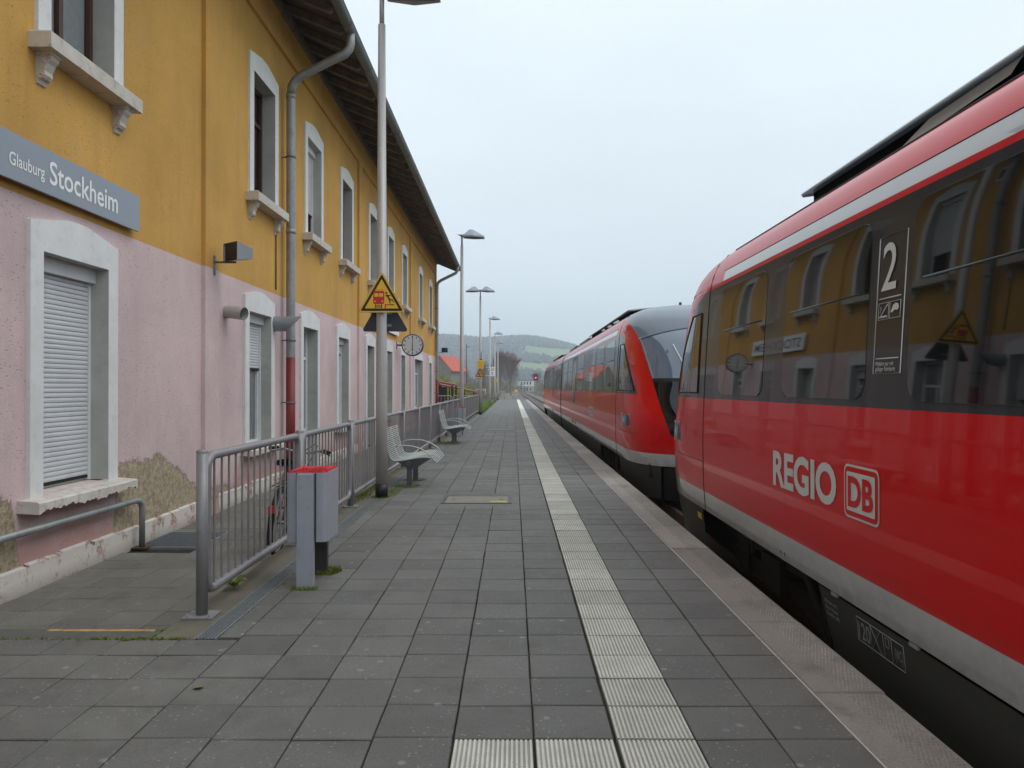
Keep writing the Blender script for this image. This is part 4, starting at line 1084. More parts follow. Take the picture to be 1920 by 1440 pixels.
# ------------------------------------------------------------------ litter bins
def litter_bin(label, x, y):
    t = thing('litter_bin', label, 'litter bin', (x, y, 0), 0, 'platform litter bins')
    MB().box((-.062, 0, 0), (.062, .055, .862)).build('front_post', 'bin', t)
    MB().box((-.055, .45, 0), (.06, .505, .862)).build('rear_post', 'bin_dark', t)
    m = MB(); out = rrect(-.155, .155, .045, .465, .035, 4); inn = rrect(-.149, .149, .051, .459, .03, 4); n = len(out)
    # front creases beside the post
    vs = [(p[0], p[1], .345) for p in out] + [(p[0], p[1], .87) for p in out] + [(p[0], p[1], .87) for p in inn] + [(p[0], p[1], .40) for p in inn]
    fs = []
    for k in range(3): fs += [(k * n + i, k * n + (i + 1) % n, (k + 1) * n + (i + 1) % n, (k + 1) * n + i) for i in range(n)]
    m.add(vs, fs + [tuple(range(n))[::-1], tuple(range(3 * n, 4 * n))]); m.build('container', 'bin', t)
    for s in (-1, 1): MB().box((s * .07 - .006, .038, .345), (s * .07 + .006, .046, .868)).build('post_crease', 'bin_dark', t)  # dark strips drawn in for the creases beside the post
    m = MB(); rb = random.Random(5); N = 44
    rows = []
    prof = [(1.0, .825), (.985, .858), (.965, .884), (.91, .868), (.87, .80), (.80, .72), (.5, .66), (.1, .65)]
    base = rrect(-.152, .152, .048, .462, .04, 10); N = len(base); cx, cy = 0, .255
    for j, (sc, z) in enumerate(prof):
        ring = []
        for i, p in enumerate(base):
            wv = math.sin(i * 1.9 + j) * .5 + math.sin(i * 3.7 + 2 * j) * .5
            q = min(sc + (.004 * wv if j < 2 else .05 * wv), .985); ring.append((cx + (p[0] - cx) * q, cy + (p[1] - cy) * q, z + (.004 if j < 2 else .02 if j < 4 else .035) * wv + rb.uniform(-.006, .006)))
        rows.append(ring)
    rows = rows[1:]
    vs = [v for r_ in rows for v in r_]; fs = [(j * N + i, j * N + (i + 1) % N, (j + 1) * N + (i + 1) % N, (j + 1) * N + i) for j in range(len(rows) - 1) for i in range(N)] + [tuple(range((len(rows) - 1) * N, len(rows) * N))]
    m.add(vs, fs, False); m.build('bag', 'bag', t)
    return t
litter_bin('nearest silver-grey litter bin lined with a red bag', -1.572, 5.86)
litter_bin('farther silver-grey litter bin with red bag behind the second bench', -1.66, 24.2)

# ------------------------------------------------------------------ bicycle
bike = thing('bicycle', 'bicycle with purple saddle parked behind the railing next to the nearest bin', 'bicycle', (-2.44, 8.45, LOW), R(4))
bike.rotation_euler = (0, R(5), R(3))
def wheel(y):
    m = MB(); m.tube([(0, y + .325 * math.cos(2 * PI * k / 32), .345 + .325 * math.sin(2 * PI * k / 32)) for k in range(32)], .02, 8, closed=True); w_ = m.build('wheel', 'rubber', bike)
    MB().tube([(0, y + .3 * math.cos(2 * PI * k / 32), .345 + .3 * math.sin(2 * PI * k / 32)) for k in range(32)], .01, 6, closed=True).build('rim', 'steel', w_)
    m = MB()
    for k in range(18): a = 2 * PI * k / 18; m.tube([((-1) ** k * .025, y, .345), (0, y + .3 * math.cos(a), .345 + .3 * math.sin(a))], .0022, 4)
    m.tube([(-.05, y, .345), (.05, y, .345)], .02, 8); m.build('spokes', 'steel', w_)
    m = MB(); m.grid(lambda u, v: (-.03 + .06 * v, y + (.36 + .008 * math.sin(PI * v)) * math.cos(R(20) + u * R(150)), .345 + (.36 + .008 * math.sin(PI * v)) * math.sin(R(20) + u * R(150))), 20, 4)
    m.build('mudguard', 'black', w_)
wheel(-.53); wheel(.53)
BB = (0, -.08, .30); ST = (0, -.2, .80); HT = (0, .30, .84); HB = (0, .34, .66)
m = MB()
for a, b, r in ((BB, ST, .017), (BB, HB, .019), (ST, HT, .017), (HT, HB, .02), ((.03, -.53, .345), BB, .01), ((-.03, -.53, .345), BB, .01), ((.03, -.53, .345), ST, .009), ((-.03, -.53, .345), ST, .009)): m.tube([a, b], r, 8)
m.build('frame', 'red_pipe', bike)
m = MB(); 
for s in (-1, 1): m.tube([HB, (s * .045, .37, .62), (s * .05, .53, .345)], .012, 7)
m.tube([HT, (0, .27, .98)], .014, 8); m.build('fork', 'steel', bike)
hb = MB().tube([(-.30, .14, 1.03), (-.24, .19, 1.04), (-.1, .27, 1.0), (0, .28, .98), (.1, .27, 1.0), (.24, .19, 1.04), (.30, .14, 1.03)], .012, 8).build('handlebar', 'steel', bike)
for s in (-1, 1):
    MB().tube([(s * .25, .18, 1.04), (s * .33, .11, 1.028)], .019, 8).build('grip', 'rubber', hb)
    MB().tube([(s * .2, .24, 1.02), (s * .27, .24, 1.0), (s * .32, .19, .99)], .007, 6).build('brake_lever', 'black', hb)
MB().tube([(0, .3, 1.0), (.12, .36, 1.09), (.16, .3, 1.08), (.08, .36, .9), (0, .34, .72)], .005, 6).build('brake_cable', 'black', hb)
m = MB(); m.grid(lambda u, v: ((v - .5) * (.24 * (1 - u) ** .8 + .05), -.33 + .28 * u, .93 + .03 * math.sin(PI * v) + .015 * math.cos(u * 5)), 10, 8); 
m.grid(lambda u, v: ((v - .5) * (.24 * (1 - u) ** .8 + .05), -.33 + .28 * u, .90 - .01 * math.sin(PI * v)), 10, 8)
m.grid(lambda u, v: ((-.5) * (.24 * (1 - u) ** .8 + .05), -.33 + .28 * u, .90 + .03 * v + .015 * math.cos(u * 5) * v), 10, 1); m.grid(lambda u, v: ((.5) * (.24 * (1 - u) ** .8 + .05), -.33 + .28 * u, .90 + .03 * v + .015 * math.cos(u * 5) * v), 10, 1)
M['purple'] = plain('purple_saddle_cover', lin((74, 66, 118)), .6, var=.3, scale=18); m.build('saddle', 'purple', bike)
MB().tube([ST, (0, -.22, .9)], .013, 8).build('seat_post', 'steel', bike)
rk = MB(); 
for s in (-.05, 0, .05): rk.tube([(s, -.85, .74), (s, -.28, .74)], .006, 6)
rk.tube([(-.06, -.6, .74), (-.06, -.55, .36)], .005, 6); rk.tube([(.06, -.6, .74), (.06, -.55, .36)], .005, 6); rk.build('carrier', 'black', bike)
MB().box((-.03, -.93, .50), (.03, -.895, .57)).build('rear_light', 'sign_red', bike)
MB().box((-.028, -.9, .18), (.028, -.885, .50)).build('mud_flap', 'black', bike)
m = MB(); m.lathe([(.085, -.004), (.085, .004)], (.05, -.08, .30), 20, 0); m.tube([(.06, -.08, .30), (.065, -.2, .20)], .009, 6); m.tube([(-.06, -.08, .30), (-.065, .04, .40)], .009, 6); m.box((.065, -.25, .185), (.15, -.16, .21)); m.box((-.15, 0, .39), (-.065, .08, .415)); m.build('crankset', 'bin_dark', bike)
MB().tube([(-.06, -.1, .28), (-.2, -.16, .01)], .008, 6).build('kickstand', 'steel', bike)

# ================================================================== TRAINS
def hermite(xs, ys):
    xs = list(xs); ys = list(ys); n = len(xs); d = [(ys[i + 1] - ys[i]) / (xs[i + 1] - xs[i]) for i in range(n - 1)]
    t = [d[0]] + [0 if d[i - 1] * d[i] <= 0 else 2 * d[i - 1] * d[i] / (d[i - 1] + d[i]) for i in range(1, n - 1)] + [d[-1]]
    def f(x):
        if x <= xs[0]: return ys[0]
        if x >= xs[-1]: return ys[-1]
        i = 0
        while x > xs[i + 1]: i += 1
        h = xs[i + 1] - xs[i]; s = (x - xs[i]) / h
        return (2 * s ** 3 - 3 * s ** 2 + 1) * ys[i] + (s ** 3 - 2 * s ** 2 + s) * h * t[i] + (-2 * s ** 3 + 3 * s ** 2) * ys[i + 1] + (s ** 3 - s ** 2) * h * t[i + 1]
    return f
HW = hermite([-.5, .17, .5, .9, 1.4, 2.2, 2.585, 2.73, 2.87, 2.97, 3.06, 3.13, 3.19, 3.225, 3.24], [1.31, 1.395, 1.418, 1.425, 1.412, 1.368, 1.338, 1.305, 1.24, 1.15, 1.0, .80, .52, .26, .0])
YF = hermite([-.5, .2, .8, 1.5, 2.34, 2.75, 2.95, 3.1, 3.2, 3.24], [11.1, 11.38, 11.4, 11.12, 10.78, 10.35, 9.9, 9.3, 8.6, 8.2])
LN = hermite([-.5, .8, 1.5, 2.34, 2.75, 2.95, 3.24], [2.1, 2.1, 2.0, 1.9, 1.7, 1.5, 1.4])
SE = hermite([.3, .65, .81, 1.14, 1.66, 2.15, 2.44, 2.73, 2.87, 2.96], [.945, .93, .914, .881, .826, .739, .661, .468, .22, .0])
NE = 3.0
def off(t, z):
    """half-width of the shell at length t and height z"""
    w_ = HW(z); yf = YF(z); ys = yf - LN(z)
    if t <= ys: return w_
    s = min((t - ys) / (yf - ys), 1.0)
    return w_ * max(0.0, 1 - s ** NE) ** (1 / NE)
def t_edge(z): return YF(z) - LN(z) + LN(z) * SE(z)
TB = -9.45
def side_strip(z0, z1, nz, ta, tb, nt, proud=0.0, power=1.0, sides=(-1, 1)):
    m = MB()
    for sd_ in sides:
        def fn(u, v):
            z = z0 + (z1 - z0) * v; a = ta(z) if callable(ta) else ta; b = tb(z) if callable(tb) else tb
            t = a + (b - a) * u ** power
            return (sd_ * (off(t, z) + proud), t, z)
        m.grid(fn, nt, nz, True, flip=(sd_ > 0))
    return m
def front_patch(zlo, zhi, nx, nz):
    """zlo/zhi: numbers or functions of c in [-1,1]"""
    m = MB()
    def fn(u, v):
        c = -1 + 2 * u; a = zlo(c) if callable(zlo) else zlo; b = zhi(c) if callable(zhi) else zhi
        z = a + (b - a) * v; w_ = max(HW(z), 1e-4); se = SE(z); xe = w_ * (1 - se ** NE) ** (1 / NE); x = xe * c
        s = max(0.0, 1 - (abs(x) / w_) ** NE) ** (1 / NE)
        return (x, YF(z) - LN(z) + LN(z) * s, z)
    m.grid(fn, nx, nz, True, flip=True); return m
def surf_poly(pts2, proud, sides=(-1,)):
    """flat polygon given as (t, z), laid on the shell"""
    m = MB()
    for s in sides:
        vs = [(s * (off(t, z) + proud), t, z) for t, z in pts2]; fc = tuple(range(len(vs)))
        m.add(vs, [fc if s < 0 else fc[::-1]])
    return m
def surf_line(pts2, r, proud, closed=True, n=5, sides=(-1, 1)):
    m = MB()
    for s in sides: m.tube([(s * (off(t, z) + proud), t, z) for t, z in pts2], r, n, closed=closed)
    return m
def rr_grid(t0, t1, z0, z1, r, proud, sides=(-1, 1)):
    """rounded-rect pane following the shell"""
    m = MB(); N = 14
    for s in sides:
        def fn(u, v):
            z = z0 + (z1 - z0) * v; dz = min(z - z0, z1 - z); ins = 0 if dz >= r else r - math.sqrt(max(0, r * r - (r - dz) ** 2))
            t = t0 + ins + (t1 - t0 - 2 * ins) * u; return (s * (off(t, z) + proud), t, z)
        m.grid(fn, 8, 26, True, flip=(s > 0))
    return m
def surf_text(s, t_left, z_base, width, cap, proud, bold=0.0):
    """on the platform side; reads towards smaller t"""
    m = MB(); text_into(m, s, width, cap, lambda u, v: (-(off(t_left - u, z_base + v) + proud), t_left - u, z_base + v), bold); return m

def build_car(root):
    P = root
    def B(m, name, mat, par=P, each=False):
        if not each: return m.build(name, mat, par)
        return [q.build(name, mat, par) for q in m.islands()]
    # lower body
    lo, lo_r = B(side_strip(.376, 1.40, 14, TB, 7.0, 10), 'lower_body', 't_red', each=True)
    m = side_strip(.69, 1.40, 12, 7.0, t_edge, 30); q = side_strip(.376, .69, 6, 7.0, t_edge, 30); m.add(q.v, q.f, True); q = front_patch(.376, .69, 24, 5); m.add(q.v, q.f, True)
    B(m, 'nose_panel', 't_red', each=True)
    m = side_strip(.168, .376, 4, TB, 7.0, 8); q = side_strip(.168, .376, 4, 7.0, t_edge, 30); m.add(q.v, q.f, True); q = front_patch(.168, .376, 24, 3); m.add(q.v, q.f, True)
    B(m, 'sill_stripe', 't_white', each=True)
    # window band
    tbf = hermite([1.40, 1.8, 2.2, 2.42, 2.52, 2.585], [10.42, 10.05, 9.6, 9.27, 9.05, 8.72])
    band, band_r = B(side_strip(1.40, 2.585, 18, TB, 7.0, 10), 'window_band', 't_dark', each=True)
    B(side_strip(1.40, 2.585, 18, 7.0, tbf, 16), 'cab_window_band', 't_dark', each=True)
    B(side_strip(1.40, 2.585, 18, tbf, t_edge, 14), 'front_pillar', 't_red', each=True)
    B(side_strip(2.585, 2.625, 2, TB, t_edge, 40), 'red_line', 't_red', each=True)
    B(side_strip(2.625, 2.73, 3, TB, 8.07, 14), 'cantrail_stripe', 't_white', each=True)
    m = side_strip(2.625, 2.73, 3, 8.07, t_edge, 12); q = side_strip(2.73, 2.985, 8, TB, 7.0, 8); m.add(q.v, q.f, True); q = side_strip(2.73, 2.985, 8, 7.0, t_edge, 14); m.add(q.v, q.f, True)
    B(m, 'cantrail', 't_red', each=True)
    B(surf_line([(TB + k * (8.1 - TB) / 10, 2.735) for k in range(11)], .004, 0, False), 'cantrail_seam', 'rubber', each=True)
    B(surf_line([(TB + k * (8.3 - TB) / 10, 2.988) for k in range(11)], .010, 0, False), 'rain_strip', 'rubber', each=True)
    roof = B(side_strip(2.985, 3.24, 14, TB, t_edge, 24), 'roof', 't_roof')
    # front
    arch = lambda c: 2.40 + .20 * (1 - c * c)
    B(front_patch(arch, 3.24, 36, 30), 'roof_hood', 't_roof')
    scr = B(front_patch(1.68, arch, 36, 16), 'windscreen', 't_screen')
    B(front_patch(1.62, 1.68, 30, 2), 'screen_rail', 'rubber')
    B(front_patch(.69, 1.62, 30, 12), 'front_panel', 't_glass')
    def frp(c, z, pr=.012):
        w_ = HW(z); xe = w_ * (1 - SE(z) ** NE) ** (1 / NE); x = xe * c; s = max(0, 1 - (abs(x) / w_) ** NE) ** (1 / NE); return (x, YF(z) - LN(z) + LN(z) * s + pr, z)
    m = MB(); m.tube([frp(-1 + 2 * k / 30, arch(-1 + 2 * k / 30), .0) for k in range(31)], .02, 6)
    for s in (-1, 1): m.tube([frp(s * .985, 1.66 + .76 * k / 12, .0) for k in range(13)], .022, 6)
    B(m, 'screen_gasket', 't_roof', scr)
    m = MB(); m.tube([frp(.42, 1.70, .03), frp(.50, 1.9, .03), frp(.60, 2.28, .03)], .010, 6); m.tube([frp(.50, 1.9, .035), frp(.49, 1.93, .035)], .03, 6); B(m, 'wiper', 't_lettering', scr)
    m = MB()
    for s in (-1, 1):
        for k in range(10):
            a = 2 * PI * k / 10
        m.grid(lambda u, v, s=s: frp(s * (.55 + .3 * u), .80 + .16 * v, .008), 6, 4)
    B(m, 'headlight', 't_white', each=True)
    # cab side window
    cw = [(8.42, 1.46), (10.0, 1.46), (9.55, 1.68), (9.0, 1.95), (8.6, 2.22), (8.44, 2.36)]
    for s in (-1, 1):
        m = MB()
        def fn(u, v, s=s):
            z = 1.46 + .90 * v; tmax = np.interp(z, [1.46, 1.68, 1.95, 2.22, 2.36], [10.28, 10.06, 9.78, 9.46, 9.28]); t = 8.85 + (tmax - 8.85) * u
            return (s * (off(t, z) + .004), t, z)
        m.grid(fn, 14, 14, True, flip=(s > 0)); cwo = B(m, 'cab_window', 't_glass')
        zs_ = [1.46, 1.68, 1.95, 2.22, 2.36]; ring = [(8.85, z) for z in (2.36, 2.1, 1.8, 1.46)] + [(9.3, 1.46), (9.8, 1.46)] + [(np.interp(z, zs_, [10.28, 10.06, 9.78, 9.46, 9.28]), z) for z in zs_]
        B(surf_line(ring, .011, .004, True, 5, (s,)), 'cab_window_seal', 'rubber', cwo)
    # side windows
    for (a, b) in ((6.58, 8.0), (4.66, 6.1), (2.72, 4.16), (-1.2, .9), (-5.6, -3.6), (-8.6, -6.2)):
        for s in (-1, 1):
            bd_ = band if s < 0 else band_r
            wn = B(rr_grid(a, b, 1.445, 2.525, .13, .003, (s,)), 'window', 't_glass', bd_)
            ring = rrect(a, b, 1.445, 2.525, .13, 6)
            B(surf_line(ring, .0028, .001, True, 5, (s,)), 'gasket', 't_dark', bd_)
            B(surf_line([(a + .12, 2.095), ((a + b) / 2, 2.095), (b - .12, 2.095)], .008, .004, False, 5, (s,)), 'hopper_bar', 't_skirt', bd_)
    # panel seams
    B(surf_line([(8.55, z) for z in np.linspace(.17, 2.98, 24)], .006, 0, False), 'panel_seam', 'rubber', each=True)
    B(surf_line([(t, .70) for t in np.linspace(8.56, 10.6, 16)], .004, 0, False), 'panel_seam', 'rubber', each=True)
    # door: frame lines, leaf glazing
    dr = B(surf_line([(-1.85, .3), (-1.85, 2.55), (-3.2, 2.55), (-3.2, .3)], .014, 0, True), 'door', 'rubber')
    B(surf_line([(-2.52, .3), (-2.52, 2.55)], .01, 0, False), 'door_joint', 'rubber', dr)
    B(rr_grid(-2.45, -1.95, 1.0, 2.4, .08, .004), 'door_pane', 't_glass', dr, each=True); B(rr_grid(-3.1, -2.6, 1.0, 2.4, .08, .004), 'door_pane', 't_glass', dr, each=True)
    # skirts and running gear
    m = side_strip(-.42, .155, 6, 8.75, lambda z: YF(z) - LN(z) + LN(z) * .86, 18, -.015); B(m, 'nose_skirt', 't_skirt', each=True)
    m = MB(); m.grid(lambda u, v: (lambda z, c: (c * HW(z) * .7, YF(z) - .05, z))(-.42 + .575 * v, -1 + 2 * u), 10, 3, True, True); B(m, 'nose_skirt', 't_under')
    sk = MB()
    for s in (-1, 1):
        def fn(u, v, s=s):
            z = -.44 + .585 * v; a = 5.43 - .22 * (1 - v); return (s * (off(0, z) - .012), TB + (a - TB) * u, z)
        sk.grid(fn, 6, 6, True, flip=(s > 0))
        sk.add([(s * 1.29, 5.42, .14), (s * .6, 5.42, .14), (s * .6, 5.22, -.44), (s * 1.29, 5.22, -.44)], [(0, 1, 2, 3)])
    skirt = B(sk, 'side_skirt', 't_skirt')
    m = MB()
    for s in (-1, 1):
        for k in range(9): tt = 5.15 - k * 1.02; m.box((s * 1.376, tt - .045, .138), (s * 1.392, tt + .045, .162))
    B(m, 'skirt_latch', 't_dim', skirt, each=True)
    m = MB(); m.box((-1.15, TB, -.05), (1.15, 10.9, .20)); B(m, 'underframe', 't_under')
    m = MB(); m.box((-.9, 8.6, -.45), (.9, 10.6, -.051)); m.box((-.55, 5.3, -.5), (.55, 8.599, -.051)); B(m, 'underfloor_block', 't_under', each=True)  # added blocks, close off the bright view through under the car
    # bogie
    bgo = None
    for s in (-1, 1):
        bg_ = MB()
        bg_.box((s * .98, 5.6, -.32), (s * 1.12, 8.4, -.16)); bg_.box((s * .95, 6.75, -.30), (s * 1.2, 7.25, .0))
        for tt in (6.05, 7.95): bg_.box((s * .95, tt - .16, -.34), (s * 1.16, tt + .16, -.02)); bg_.tube([(s * 1.1, tt - .3, -.12), (s * 1.1, tt - .3, .1)], .07, 10)
        bg_.tube([(s * 1.18, 6.2, .08), (s * 1.18, 5.5, -.45)], .045, 8)
        bg_.box((s * 1.0, 5.62, -.42), (s * 1.22, 5.8, .12))
        bgo = B(bg_, 'bogie_frame', 't_under')
    for tt in (6.05, 7.95):
        m = MB()
        for s in (-1, 1): m.lathe([(0, s * .70), (.385, s * .70), (.40, s * .735), (.385, s * .81), (.33, s * .80), (.30, s * .77), (.12, s * .77), (.1, s * .84), (0, s * .84)], (0, tt, -.165), 28, 0)
        m.tube([(-.7, tt, -.165), (.7, tt, -.165)], .08, 10); B(m, 'wheelset', 't_wheel', bgo)
    # roof gear: cowl with dark gap and stays
    m = MB()
    def cowl(u, v): 
        t = 6.95 - 8.85 * u; x = -.92 + 1.84 * v; return (x, t, 3.185 + .145 * math.cos(x * 1.15))
    m.grid(cowl, 24, 14); m.grid(lambda u, v: (lambda p: (p[0] * .99, p[1], p[2] - .022))(cowl(u, v)), 24, 14, True, True)
    for s in (-1, 1): m.tube([(s * .92, 6.95, 3.244), (s * .92, -1.9, 3.244)], .016, 6)
    m.tube([(-.92 + 1.84 * k / 10, 6.95, 3.185 + .145 * math.cos((-.92 + 1.84 * k / 10) * 1.15) - .016) for k in range(11)], .022, 6)
    cw_ = B(m, 'roof_cowl', 't_cowl')
    m = MB(); m.box((-.85, -1.85, 3.0), (.85, 6.88, 3.245)); B(m, 'cowl_gap_shade', 'pit', cw_)  # solid black block paints in the shade of the gap under the lid
    m = MB()
    for s in (-1, 1):
        for a, b in ((5.35, 4.0), (3.85, 2.7), (2.4, 1.3)):
            m.add([(s * .885, a, 3.125), (s * .885, b + .1, 3.175), (s * .885, b, 3.235), (s * .885, a - .45, 3.22)], [(0, 1, 2, 3)])
    B(m, 'cowl_stay', 't_white', cw_, each=True)
    m = MB(); m.box((-.7, -8.6, 3.15), (.7, -5.2, 3.42), .08); B(m, 'roof_unit', 't_skirt')
    MB().tube([(0, 8.1, 3.2), (0, 8.08, 3.3)], .03, 8).build('aerial', 'rubber', P)
    # car end bulkhead
    zs = [-.2] + list(np.linspace(.2, 3.235, 16)); pts = [(-HW(z), TB, z) for z in zs] + [(HW(z), TB, z) for z in zs[::-1]]
    m = MB(); m.add(pts, [tuple(range(len(pts)))]); B(m, 'end_wall', 'rubber')
    # coupler
    m = MB(); m.box((-.18, 10.6, -.12), (.18, 11.75, .14)); m.box((-.25, 11.3, -.2), (.25, 11.72, .22)); B(m, 'coupler', 't_under')
    return dict(lower=lo, lower_r=lo_r, band=band, skirt=skirt)

def rmv(par, t0, z0, wd=.46, ht=.26):
    a = surf_poly([(t0, z0), (t0, z0 + ht), (t0 - wd * .86, z0 + ht), (t0 - wd, z0)], .003) if False else None
    d = 1
    pts = [(t0, z0), (t0 + wd, z0), (t0 + wd, z0 + ht), (t0 + wd * .12, z0 + ht)]
    bd = surf_poly(pts, .004).build('operator_badge', 't_lettering', par)
    surf_poly([(t0 + .03, z0 + .03), (t0 + wd * .36, z0 + .03), (t0 + wd * .30, z0 + ht - .03), (t0 + wd * .15, z0 + ht - .03)], .006).build('badge_field', 'navy', bd)
    surf_poly([(t0 + wd * .38, z0 + .03), (t0 + wd - .03, z0 + .03), (t0 + wd - .03, z0 + ht - .03), (t0 + wd * .32, z0 + ht - .03)], .006).build('badge_field', 'teal', bd)
    surf_text('RMV', t0 + wd - .05, z0 + .06, wd * .66, ht * .5, .008, .01).build('badge_text', 't_lettering', bd)

def decals(pt, par, near=True):
    lo, band, skirt = pt['lower'], pt['band'], pt['skirt']
    surf_text('REGIO', 6.24, .742, 1.22, .275, .004, .035).build('lettering', 't_lettering', lo)
    # DB panel: white rounded frame, red ring, white field with red letters
    t1, t0, z0, z1 = 4.90, 4.43, .715, 1.045
    def sp2(p, proud, mat, name, parent):
        m = MB(); vs = [(-(off(t, z) + proud), t, z) for t, z in p]; m.add(vs, [tuple(range(len(vs)))]); return m.build(name, mat, parent)
    lg = sp2(rrect(t0, t1, z0, z1, .05), .004, 't_lettering', 'railway_logo', lo)
    sp2(rrect(t0 + .014, t1 - .014, z0 + .014, z1 - .014, .04), .006, 't_red', 'logo_ring', lg)
    sp2(rrect(t0 + .045, t1 - .045, z0 + .045, z1 - .045, .012), .008, 't_lettering', 'logo_field', lg)
    surf_text('DB', t1 - .065, z0 + .07, t1 - t0 - .13, z1 - z0 - .14, .010, .035).build('logo_letters', 't_red', lg)
    # class panel on the window band
    def line(p, r): return surf_line(p, r, .004, False, 4, (-1,))
    a, b, zb, zt = 4.55, 4.23, 1.60, 2.39
    cp = surf_line([(a, zb), (a, zt), (b, zt), (b, zb)], .0035, .004, True, 4, (-1,)).build('class_panel', 't_lettering', band)
    surf_text('2', a - .05, 2.075, .17, .27, .006, .008).build('class_number', 't_lettering', cp)
    line([(a - .03, 2.03), (b + .04, 2.03)], .004).build('panel_rule', 't_lettering', cp); line([(a - .03, 1.685), (b + .03, 1.685)], .0035).build('panel_rule', 't_lettering', cp)
    for q in (a - .03, a - .165): surf_line([(q, 1.91), (q, 2.005), (q - .12, 2.005), (q - .12, 1.91)], .002, .004, True, 4, (-1,)).build('pictogram_frame', 't_lettering', cp)
    m = line([(a - .045, 1.925), (a - .13, 1.925)], .006); q = line([(a - .045, 1.92), (a - .135, 1.995)], .004); m.add(q.v, q.f, True); q = line([(a - .045, 1.95), (a - .06, 1.97), (a - .05, 1.985)], .002); m.add(q.v, q.f, True); m.build('no_smoking_sign', 't_lettering', cp)
    m = MB(); pts = [(a - .175, 1.945), (a - .19, 1.965), (a - .205, 1.985), (a - .235, 1.993), (a - .262, 1.985), (a - .27, 1.965), (a - .255, 1.95), (a - .225, 1.955), (a - .195, 1.942)]
    m.add([(-(off(t, z) + .006), t, z) for t, z in pts], [tuple(range(len(pts)))[::-1]]); m.build('camera_sign', 't_lettering', cp)
    surf_text('Mitfahrt nur mit', a - .03, 1.645, .21, .024, .005).build('panel_text', 't_lettering', cp); surf_text('gültiger Fahrkarte', a - .03, 1.615, .23, .024, .005).build('panel_text', 't_lettering', cp)
    # skirt markings
    def sk(t, z): return (-(off(0, z) - .012 + .004), t, z)
    def skl(p, r, closed=False): return MB().tube([sk(*q) for q in p], r, 4, closed=closed)
    fr = skl([(4.84, -.045), (4.84, .10), (4.26, .10), (4.26, -.045)], .0028, True).build('marking_frame', 't_dim', skirt)
    def skt(s, t, z, wd, cap): return text_into(MB(), s, wd, cap, lambda u, v: sk(t - u, z + v), .015)
    skt('120', 4.825, -.028, .155, .105).build('marking_text', 't_dim', fr); skt('(WC)', 4.365, .0, .085, .06).build('marking_text', 't_dim', fr)
    for p in ([(4.66, -.045), (4.66, .10)], [(4.66, -.045), (4.53, .10)], [(4.66, .10), (4.53, -.045)], [(4.50, -.045), (4.50, .10)], [(4.40, -.045), (4.40, .10)]): skl(p, .0018).build('marking_line', 't_dim', fr)
    skl([(4.43, .03), (4.43, .085), (4.47, .085), (4.47, .03)], .0022, True).build('marking_line', 't_dim', fr)
    skt('DB Regio AG', 5.34, .055, .20, .024).build('owner_text', 't_dim', skirt); skt('Region Hessen', 5.33, .015, .20, .024).build('owner_text', 't_dim', skirt); skt('Frankfurt (M)', 5.32, -.025, .20, .024).build('owner_text', 't_dim', skirt)
    for tq in (6.12, 6.03): surf_poly([(tq, .235), (tq + .03, .235), (tq + .015, .195)], .004).build('jacking_mark', 't_under', lo)
    rmv(lo, 9.7, .83, .65)
    m = MB(); m.add([(-(off(8.95, z) - .008), t, z) for t, z in ((8.82, .02), (9.0, .02), (9.0, .09), (8.82, .09))], [(0, 1, 2, 3)]); m.build('yellow_tag', 'sign_yellow', skirt)

near = thing('regional_train', 'red railcar filling the right side with large REGIO lettering, seen from its rear window band', 'train', (XC, 0, 0), 0, 'coupled red railcars')
near['label'] = 'nearest red railcar on the right with the number 2 panel on its dark windows'
pn = build_car(near); decals(pn, near)
far_t = thing('regional_train', 'second red railcar farther along the platform, sloping windscreen facing back', 'train', (XC, 24.4, 0), PI, 'coupled red railcars')
# the farther unit is the same car turned round: its platform side is the other flank
pf = build_car(far_t)
def rmv_right(par, t0, z0, wd=.46, ht=.26):
    def sp3(p, proud, mat, name, parent):
        m = MB(); m.add([(off(t, z) + proud, t, z) for t, z in p], [tuple(range(len(p)))]); return m.build(name, mat, parent)
    bd = sp3([(t0, z0), (t0 + wd, z0), (t0 + wd * .88, z0 + ht), (t0, z0 + ht)], .004, 't_lettering', 'operator_badge', par)
    sp3([(t0 + .03, z0 + .03), (t0 + wd * .62, z0 + .03), (t0 + wd * .68, z0 + ht - .03), (t0 + .03, z0 + ht - .03)], .006, 'teal', 'badge_field', bd)
    sp3([(t0 + wd * .66, z0 + .03), (t0 + wd - .04, z0 + .03), (t0 + wd * .84, z0 + ht - .03), (t0 + wd * .72, z0 + ht - .03)], .006, 'navy', 'badge_field', bd)
    m = MB(); text_into(m, 'RMV', wd * .56, ht * .55, lambda u, v: (off(t0 + .04 + u, z0 + .055 + v) + .008, t0 + .04 + u, z0 + .055 + v), .01); m.build('badge_text', 't_lettering', bd)
rmv_right(pf['lower_r'], 9.42, .79, .85, .25)
def text_right(s, t0, z, wd, cap, bold, mat, par):
    m = MB(); text_into(m, s, wd, cap, lambda u, v: (off(t0 + u, z + v) + .004, t0 + u, z + v), bold); m.build('lettering', mat, par)
text_right('REGIO', 3.0, .742, 1.22, .275, .035, 't_lettering', pf['lower_r'])
